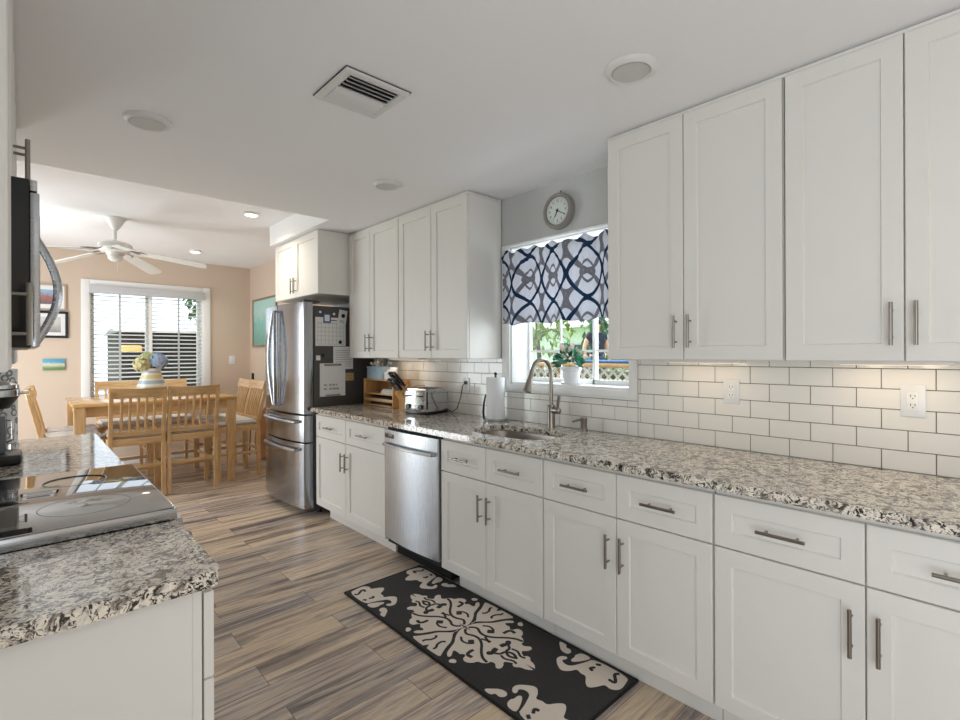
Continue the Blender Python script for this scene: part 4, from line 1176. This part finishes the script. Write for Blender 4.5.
# vase with hydrangeas
def stripes():
    m = NT('striped_glaze'); m.set(Roughness=.2)
    tc = m.n('ShaderNodeTexCoord'); sp = m.n('ShaderNodeSeparateXYZ'); m.l(tc.outputs['Object'], sp.inputs[0])
    z = m.math('MULTIPLY', sp.outputs[2], 1 / .33)
    st = [(0, 'd5ddd8'), (.13, 'b5c5c0'), (.20, 'dfe0d2'), (.30, 'c6b9a0'), (.37, 'd8dcd6'), (.45, 'a3b5bd'), (.56, 'd7dcd8'), (.62, 'd3c990'), (.74, 'e0dfcf'), (.80, 'b0bdc8'), (.87, 'dfe2e0'), (.95, 'd7c98f')]
    c = m.ramp(z, st); m.t.nodes[-1].color_ramp.interpolation = 'CONSTANT'
    m.col(c); return m.m
M['stripes'] = stripes()
VXC, VYC, VZ = 1.035, 6.42, .9455
v = MB().lathe([(0, 0), (.148, 0), (.153, .01), (.152, .06), (.145, .10), (.112, .19), (.092, .25), (.085, .30), (.088, .315), (.08, .317), (.074, .30), (.07, .2), (0, .19)], (0, 0, 0), 36).build('vase', 'stripes')
v.location = (VXC, VYC, VZ); tag(v, 'wide-based ceramic vase with yellow and blue bands on the dining table', 'vase')
M['hydcream'] = plain('cream_hydrangea', 'd5cf9f', .8, var=.25, scale=45)
M['hydblue'] = plain('blue_hydrangea', 'a9bdd8', .8, var=.3, scale=45)
M['hydgreen'] = plain('pale_green_hydrangea', 'c0c98e', .8, var=.3, scale=45)
def hydrangea(c, r, m, label):
    t = thing('hydrangea', label, 'flower', (VXC, VYC, VZ + .30), group='hydrangeas in the striped vase')
    b = MB()
    for _ in range(150):
        a = random.uniform(0, 6.283); zz = random.uniform(-.75, 1); rr = math.sqrt(max(0, 1 - zz * zz))
        d = Vector((rr * math.cos(a), rr * math.sin(a), zz)); p = Vector(c) + Vector((d.x * r[0], d.y * r[1], d.z * r[2])) * random.uniform(.88, 1)
        q = Vector((0, 0, 1)).rotation_difference(d).to_matrix().to_4x4() @ Matrix.Rotation(random.uniform(0, 6), 4, 'Z')
        bb = bmesh.new(); s = .030
        for k in range(4):
            e = Matrix.Rotation(math.pi / 2 * k, 3, 'Z'); bb.faces.new([bb.verts.new(e @ Vector(x)) for x in ((0, 0, 0), (.5 * s, -.35 * s, .08 * s), (s, 0, .22 * s), (.5 * s, .35 * s, .08 * s))])
        b.add(bb, Matrix.Translation(p) @ q)
    b.sph(c, tuple(x * .80 for x in r), 14, 10)
    b.build('flower_head', m, t, smooth=0)
    b = MB(); b.tube([(VXC, VYC, VZ + .2), tuple((Vector((VXC, VYC, VZ + .33)) + Vector(c)) / 2), c], .005, 6); b.build('stem', 'leafdk', t)
hydrangea((VXC - .085, VYC - .02, VZ + .36), (.085, .085, .085), 'hydcream', 'cream hydrangea head drooping over the left rim of the vase')
hydrangea((VXC + .055, VYC - .04, VZ + .39), (.088, .085, .085), 'hydblue', 'pale blue hydrangea head above the right rim of the vase')
hydrangea((VXC - .02, VYC + .06, VZ + .415), (.08, .08, .075), 'hydgreen', 'pale green hydrangea head at the top of the vase')

# pictures
def pict(name, c1, c2, c3, axis='z', lo=0, hi=1, rot=0):
    m = NT(name); m.set(Roughness=.35)
    tc = m.n('ShaderNodeTexCoord'); sp = m.n('ShaderNodeSeparateXYZ'); m.l(tc.outputs['Object'], sp.inputs[0])
    f = m.math('DIVIDE', m.math('SUBTRACT', sp.outputs[2], lo), hi - lo)
    n = m.noise(m.obj((1, 1, 1)), 14, 4, .6, .5)
    f = m.math('ADD', f, m.math('MULTIPLY', m.math('SUBTRACT', n, .5), .5))
    m.col(m.ramp(f, [(.1, c1), (.45, c2), (.7, c3)])); return m.m
def framed(x0, x1, z0, z1, fm, pm, label, fw=.022, mw=.05):
    y = YF - .001
    t = thing('framed_picture', label, 'picture', ((x0 + x1) / 2, y, (z0 + z1) / 2), group='framed pictures in the dining room')
    b = MB()
    for (a, c, d, e) in ((x0, x1, z0, z0 + fw), (x0, x1, z1 - fw, z1), (x0, x0 + fw, z0 + fw, z1 - fw), (x1 - fw, x1, z0 + fw, z1 - fw)): b.box(a, c, y - .02, y, d, e, bev=.002)
    b.build('frame', fm, t)
    BX(x0 + fw, x1 - fw, y - .010, y - .006, z0 + fw, z1 - fw).build('mat', 'paper', t)
    BX(x0 + fw + mw, x1 - fw - mw, y - .0112, y - .0101, z0 + fw + mw, z1 - fw - mw).build('picture', pm, t)
M['frame_taupe'] = plain('taupe_frame', 'b9a793', .5)
M['pic1'] = pict('harbour_picture', '6d6a73', 'a36f68', '8fb4cf', lo=-.12, hi=.14)
M['pic2'] = pict('grey_picture', '8d8e8c', 'b5b4ae', 'c9c9c4', lo=-.12, hi=.12)
framed(-.03, .388, 1.940, 2.252, 'frame_taupe', 'pic1', 'taupe framed colour picture on the far wall, above the dark framed one', .02)
framed(-.03, .405, 1.612, 1.930, 'inkdk', 'pic2', 'black framed grey picture on the far wall beside the microwave handle', .028, .04)
M['beach'] = pict('beach_canvas', '6d8f5e', 'd8d3bd', '5fa5c0', lo=-.05, hi=.06)
o = BX(-.1015, .1015, -.018, 0, -.067, .067, bev=.001).build('canvas_picture', 'beach'); o.location = (.2725, YF - .001, 1.296)
tag(o, 'small unframed beach picture low on the far wall', 'picture')
# big teal painting on dining right wall
t = thing('framed_picture', 'large teal picture in a thin frame on the wall beside the fridge', 'picture', (XW - .001, 7.16, 1.86), group='framed pictures in the dining room')
b = MB(); fw = .028; y0, y1, z0, z1 = 6.70, 7.62, 1.515, 2.205; x = XW - .001
for (a, c, d, e) in ((y0, y1, z0, z0 + fw), (y0, y1, z1 - fw, z1), (y0, y0 + fw, z0 + fw, z1 - fw), (y1 - fw, y1, z0 + fw, z1 - fw)): b.box(x - .022, x, a, c, d, e, bev=.002)
M['goldframe'] = plain('bronze_frame', '8a7a5e', .4)
b.build('frame', 'goldframe', t)
M['teal'] = pict('teal_painting', '6fa79e', '7fbdb8', 'a8d2cf', lo=-.35, hi=.35); M['teal'].node_tree.nodes['Principled BSDF'].inputs['Roughness'].default_value = .08
BX(x - .012, x - .008, y0 + fw, y1 - fw, z0 + fw, z1 - fw).build('picture', 'teal', t)
# light switch
t = thing('light_switch', 'white light switch plate on the far wall right of the window', 'switch', (2.245, YF, 1.33))
BX(2.205, 2.285, YF - .007, YF - .001, 1.27, 1.39, bev=.002).build('cover_plate', 'ceramic', t)
b = MB(); b.box(2.226, 2.238, YF - .013, YF - .006, 1.318, 1.342, bev=.002); b.box(2.252, 2.264, YF - .013, YF - .006, 1.318, 1.342, bev=.002); b.build('toggle', 'ceramic', t)
# round wooden leaf leaning on the wall behind the end chairs
t = thing('wooden_tabletop', 'round wooden tabletop leaning on the wall behind the end chairs', 'tabletop', (2.42, 6.85, 0))
M['brownwood'] = wood('brown_round_wood', 'a8713c', '7d4d22', 'z')
mt = Matrix.Translation((2.40, 6.85, .372)) @ Matrix.Rotation(R(90 + 11), 4, 'Y')
MB().lathe([(0, -.012), (.36, -.012), (.366, -.006), (.366, .006), (.36, .012), (0, .012)], (0, 0, 0), 48, mt).build('disc', 'brownwood', t)
# stick leaning in the corner
t = thing('broom', 'black gripped stick leaning in the far corner behind the end chairs', 'stick', (2.40, 7.4, 0))
MB().tube([(2.33, 7.30, .0), (2.46, 7.58, .92)], .011, 10).build('shaft', 'brownwood', t)
MB().tube([(2.453, 7.565, .87), (2.488, 7.64, 1.13)], [.014, .018], 10).build('grip', 'black', t)

# ================================================================= OUTDOORS
struct(BX(2.95, 40, -18, 26, -.35, -.25).build('ground', 'grass'))
struct(BX(-14, 2.94, 8.2, 26, -.35, -.25).build('ground', 'grass'))
# lattice fence beyond the sink window
t = thing('lattice_fence', 'white lattice deck rail outside the sink window', 'fence', (3.66, 2.6, -.25))
b = MB(); LX, LY0, LY1, LZ0, LZ1 = 3.66, .9, 4.9, .15, 1.285
s_ = .062
def clipstrip(c, sgn):
    # line z = sgn*y + c clipped to rectangle
    pts = []
    y0, y1 = LY0, LY1
    zz0, zz1 = sgn * y0 + c, sgn * y1 + c
    def yat(z): return (z - c) / sgn
    ya, yb = sorted((yat(LZ0), yat(LZ1))); a, d = max(ya, LY0), min(yb, LY1)
    return (a, sgn * a + c, d, sgn * d + c) if d - a > .01 else None
for sgn, x in ((1, LX), (-1, LX + .007)):
    c = -8.0
    while c < 8:
        r = clipstrip(c, sgn)
        if r:
            p0, p1 = Vector((x, r[0], r[1])), Vector((x, r[2], r[3])); dl = (p1 - p0); L = dl.length
            bb = bmesh.new(); bmesh.ops.create_cube(bb, size=1)
            b.add(bb, Matrix.Translation((p0 + p1) / 2) @ Matrix.Rotation(math.atan2(dl.z, dl.y), 4, 'X') @ Matrix.Diagonal((.006, L, .019, 1)))
        c += s_ * 1.414
b.build('lattice_panel', 'lattice', t, smooth=0)
b = MB(); b.box(LX - .04, LX + .05, LY0, LY1, LZ1, LZ1 + .035, bev=.003); b.box(LX - .02, LX + .03, LY0, LY1, .11, .15, bev=.003); b.build('rail', 'railwood', t)
for y in (LY0, LY0 + 2, LY1):
    BX(LX + .012, LX + .10, y - .045, y + .045, -.25, LZ1, bev=.003).build('post', 'railwood', t)
b = MB(); b.box(3.62, 3.72, 1.75, 2.62, LZ1 + .0355, LZ1 + .062, bev=.01); tag(b.build('folded_tarp', 'tarp'), 'folded blue tarp lying along the deck rail outside', 'tarp')
# raised deck the person stands on
tag(BX(6.4, 9.5, 2.5, 7.0, -.25, .48, bev=.01).build('garden_deck', 'decking'), 'raised deck in the yard behind the lattice rail', 'deck')
# hedge behind lattice
def leafcloud(b, c, rad, n, size):
    for _ in range(n):
        d = Vector((random.gauss(0, 1), random.gauss(0, 1), random.gauss(0, 1))).normalized() * random.uniform(.35, 1) ** .5
        p = Vector(c) + Vector((d.x * rad[0], d.y * rad[1], d.z * rad[2]))
        bb = bmesh.new(); s = size * random.uniform(.6, 1.3)
        vs = [bb.verts.new(q) for q in ((0, -.9 * s, 0), (.45 * s, 0, .1 * s), (0, s, 0), (-.45 * s, 0, .1 * s))]
        bb.faces.new(vs)
        b.add(bb, Matrix.Translation(p) @ Matrix.Rotation(random.uniform(0, 6.3), 4, 'Z') @ Matrix.Rotation(random.uniform(0, 3.1), 4, 'X'))
t = thing('garden_hedge', 'low dark hedge directly behind the lattice rail', 'hedge', (4.3, 2.9, -.25))
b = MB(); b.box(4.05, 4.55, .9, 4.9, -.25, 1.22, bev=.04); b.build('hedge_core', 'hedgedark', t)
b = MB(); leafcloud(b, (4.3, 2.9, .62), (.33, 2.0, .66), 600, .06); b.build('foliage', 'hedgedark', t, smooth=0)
# tree
def tree(label, base, h, crown, rad, n, size, m, trunk=.09, group='garden trees'):
    t = thing('garden_tree', label, 'tree', base, group=group)
    b = MB(); bx, by, bz = base; c = Vector(crown)
    b.tube([(bx, by, bz), (bx + .1, by - .05, bz + h * .4), c - Vector((0, 0, rad[2] * .3))], [trunk, trunk * .8, trunk * .4], 8)
    for _ in range(9):
        d = Vector((random.uniform(-1, 1) * rad[0], random.uniform(-1, 1) * rad[1], random.uniform(-.6, .8) * rad[2]))
        b.tube([c - Vector((0, 0, rad[2] * .4)), c + d * .5 + Vector((0, 0, .05)), c + d], [trunk * .3, trunk * .2, trunk * .08], 6)
    b.build('trunk', 'bark', t)
    b = MB(); leafcloud(b, crown, rad, n, size); b.build('foliage', m, t, smooth=0)
tree('leafy tree in the yard, seen left in the sink window', (5.0, 4.3, -.25), 2, (4.75, 4.10, 1.72), (.42, .50, .36), 170, .085, 'treeleaf', .06)
tree('dark green tree behind the person in the yard', (9.6, 5.6, -.25), 2.4, (9.4, 5.55, 2.1), (1.0, 1.1, 1.2), 700, .16, 'treedark', .1)
# neighbour house
t = thing('neighbour_house', 'pale mint sided house with a grey shingle roof across the yard', 'house', (15, 11, -.25))
BX(13.6, 19, 4, 19, -.25, 2.30).build('wall', 'siding', t)
b = MB(); b.prism([(13.0, 2.25), (16.3, 5.2), (19.6, 2.25)], 15.6, Matrix(((1, 0, 0, 0), (0, 0, 1, 3.7), (0, 1, 0, 0), (0, 0, 0, 1)))); b.build('roof', 'shingle', t)
BX(13.55, 13.62, 9.0, 10.2, .6, 1.7).build('window', 'blackglass', t)
# person outdoors, skin-grown single body
def skinned(name, verts, edges, radii, m, parent=None, root=0, sub=2):
    me = bpy.data.meshes.new(name); me.from_pydata(verts, edges, [])
    o = bpy.data.objects.new(name, me); COL.objects.link(o)
    sk = o.modifiers.new('skin', 'SKIN'); sk.use_smooth_shade = True
    for i, r in enumerate(radii):
        r = r if isinstance(r, tuple) else (r, r); me.skin_vertices[0].data[i].radius = r
        me.skin_vertices[0].data[i].use_root = (i == root)
    o.modifiers.new('sub', 'SUBSURF').levels = sub; o.modifiers['sub'].render_levels = sub
    dg = bpy.context.evaluated_depsgraph_get(); me2 = bpy.data.meshes.new_from_object(o.evaluated_get(dg)); me2.name = name
    bpy.data.objects.remove(o)
    o = bpy.data.objects.new(name, me2); COL.objects.link(o); me2.materials.append(M[m])
    for p in me2.polygons: p.use_smooth = True
    if parent: o.parent = parent
    return o
PT = thing('person', 'person in a navy top and blue jeans standing in the yard outside the sink window', 'person', (7.65, 5.19, .48), R(150), world=False)
PT.scale = (.9, .9, .9)
V = [(0, 0, .92), (0, 0, 1.12), (0, -.01, 1.32), (0, 0, 1.44), (0, .01, 1.50), (0, .02, 1.58), (0, .03, 1.66),
     (.17, 0, 1.40), (.25, -.03, 1.15), (.27, .05, .90), (.27, .08, .82), (-.17, 0, 1.40), (-.25, -.03, 1.15), (-.22, .10, .93), (-.20, .14, .86),
     (.09, 0, .86), (.10, .01, .48), (.10, -.02, .08), (.10, .10, .03), (-.09, 0, .86), (-.10, .01, .48), (-.10, -.02, .08), (-.10, .10, .03)]
E_ = [(0, 1), (1, 2), (2, 3), (3, 4), (4, 5), (5, 6), (2, 7), (7, 8), (8, 9), (9, 10), (2, 11), (11, 12), (12, 13), (13, 14), (0, 15), (15, 16), (16, 17), (17, 18), (0, 19), (19, 20), (20, 21), (21, 22)]
rad = [(.15, .11), (.13, .09), (.16, .10), (.07, .07), .05, (.075, .09), (.07, .085), .055, .042, .032, .03, .055, .042, .032, .03, .085, .06, .042, .035, .085, .06, .042, .035]
body = skinned('body', V, E_, rad, 'skin', PT)
skinned('top', [(0, 0, .90), V[1], V[2], (0, 0, 1.42), (.16, 0, 1.40), (.215, -.016, 1.27), (-.16, 0, 1.40), (-.215, -.016, 1.27)], [(0, 1), (1, 2), (2, 3), (2, 4), (4, 5), (2, 6), (6, 7)], [(.176, .145), (.155, .12), (.18, .12), (.10, .095), .078, .066, .078, .066], 'navy', PT)
skinned('jeans', [(0, 0, 1.04), V[0], V[15], V[16], V[17], V[19], V[20], V[21]], [(0, 1), (1, 2), (2, 3), (3, 4), (1, 5), (5, 6), (6, 7)], [(.155, .12), (.168, .13), .1, .072, .058, .1, .072, .058], 'denim', PT, root=1)
b = MB(); b.sph((0, .005, 1.635), (.088, .10, .105), 18, 12); b.sph((0, -.06, 1.54), (.07, .05, .10), 14, 10); b.build('hair', 'hair', PT)
b = MB()
for s in (-1, 1): b.sph((s * .03, .105, 1.62), (.011, .008, .007), 8, 6)
b.build('eyes', 'black', PT)
b = MB(); b.sph((0, .118, 1.59), (.012, .018, .018), 8, 6); b.build('nose', 'skin', PT)
b = MB(); b.sph((0, .108, 1.55), (.024, .008, .007), 8, 6); M['lip'] = plain('lip', 'a8675c', .6); b.build('mouth', 'lip', PT)
# beyond the far window: dark shed, added amber glint, shrubs
t = thing('garden_shed', 'dark boarded shed beyond the far window blind', 'shed', (1.9, 11.2, -.25))
BX(1.25, 4.6, 10.4, 12.4, -.25, 1.80).build('wall', 'shed', t)
b = MB(); b.prism([(10.3, 1.80), (11.4, 1.90), (12.6, 1.80)], 3.5, Matrix(((0, 0, 1, 1.2), (1, 0, 0, 0), (0, 1, 0, 0), (0, 0, 0, 1)))); b.build('roof', 'fridgeside', t)
t = thing('glint_stand_in', 'added amber glow standing in for a lamp reflection in the far window glass', 'glint', (1.42, 10.36, 1.5))  # glowing disc added for a lamp reflection in the far window
MB().lathe([(0, 0), (.13, 0), (.15, .02), (.15, .09), (.13, .11), (0, .11)], (1.36, 10.22, 1.46), 24).build('glint_disc', 'amber', t)
BX(1.33, 1.39, 10.3, 10.398, 1.48, 1.54).build('glint_bracket', 'blackmat', t)
tree('green tree beyond the far window, above the dark shed', (3.9, 13.6, -.25), 2.6, (3.7, 13.6, 2.6), (.8, .9, .7), 300, .16, 'treedark', .1)
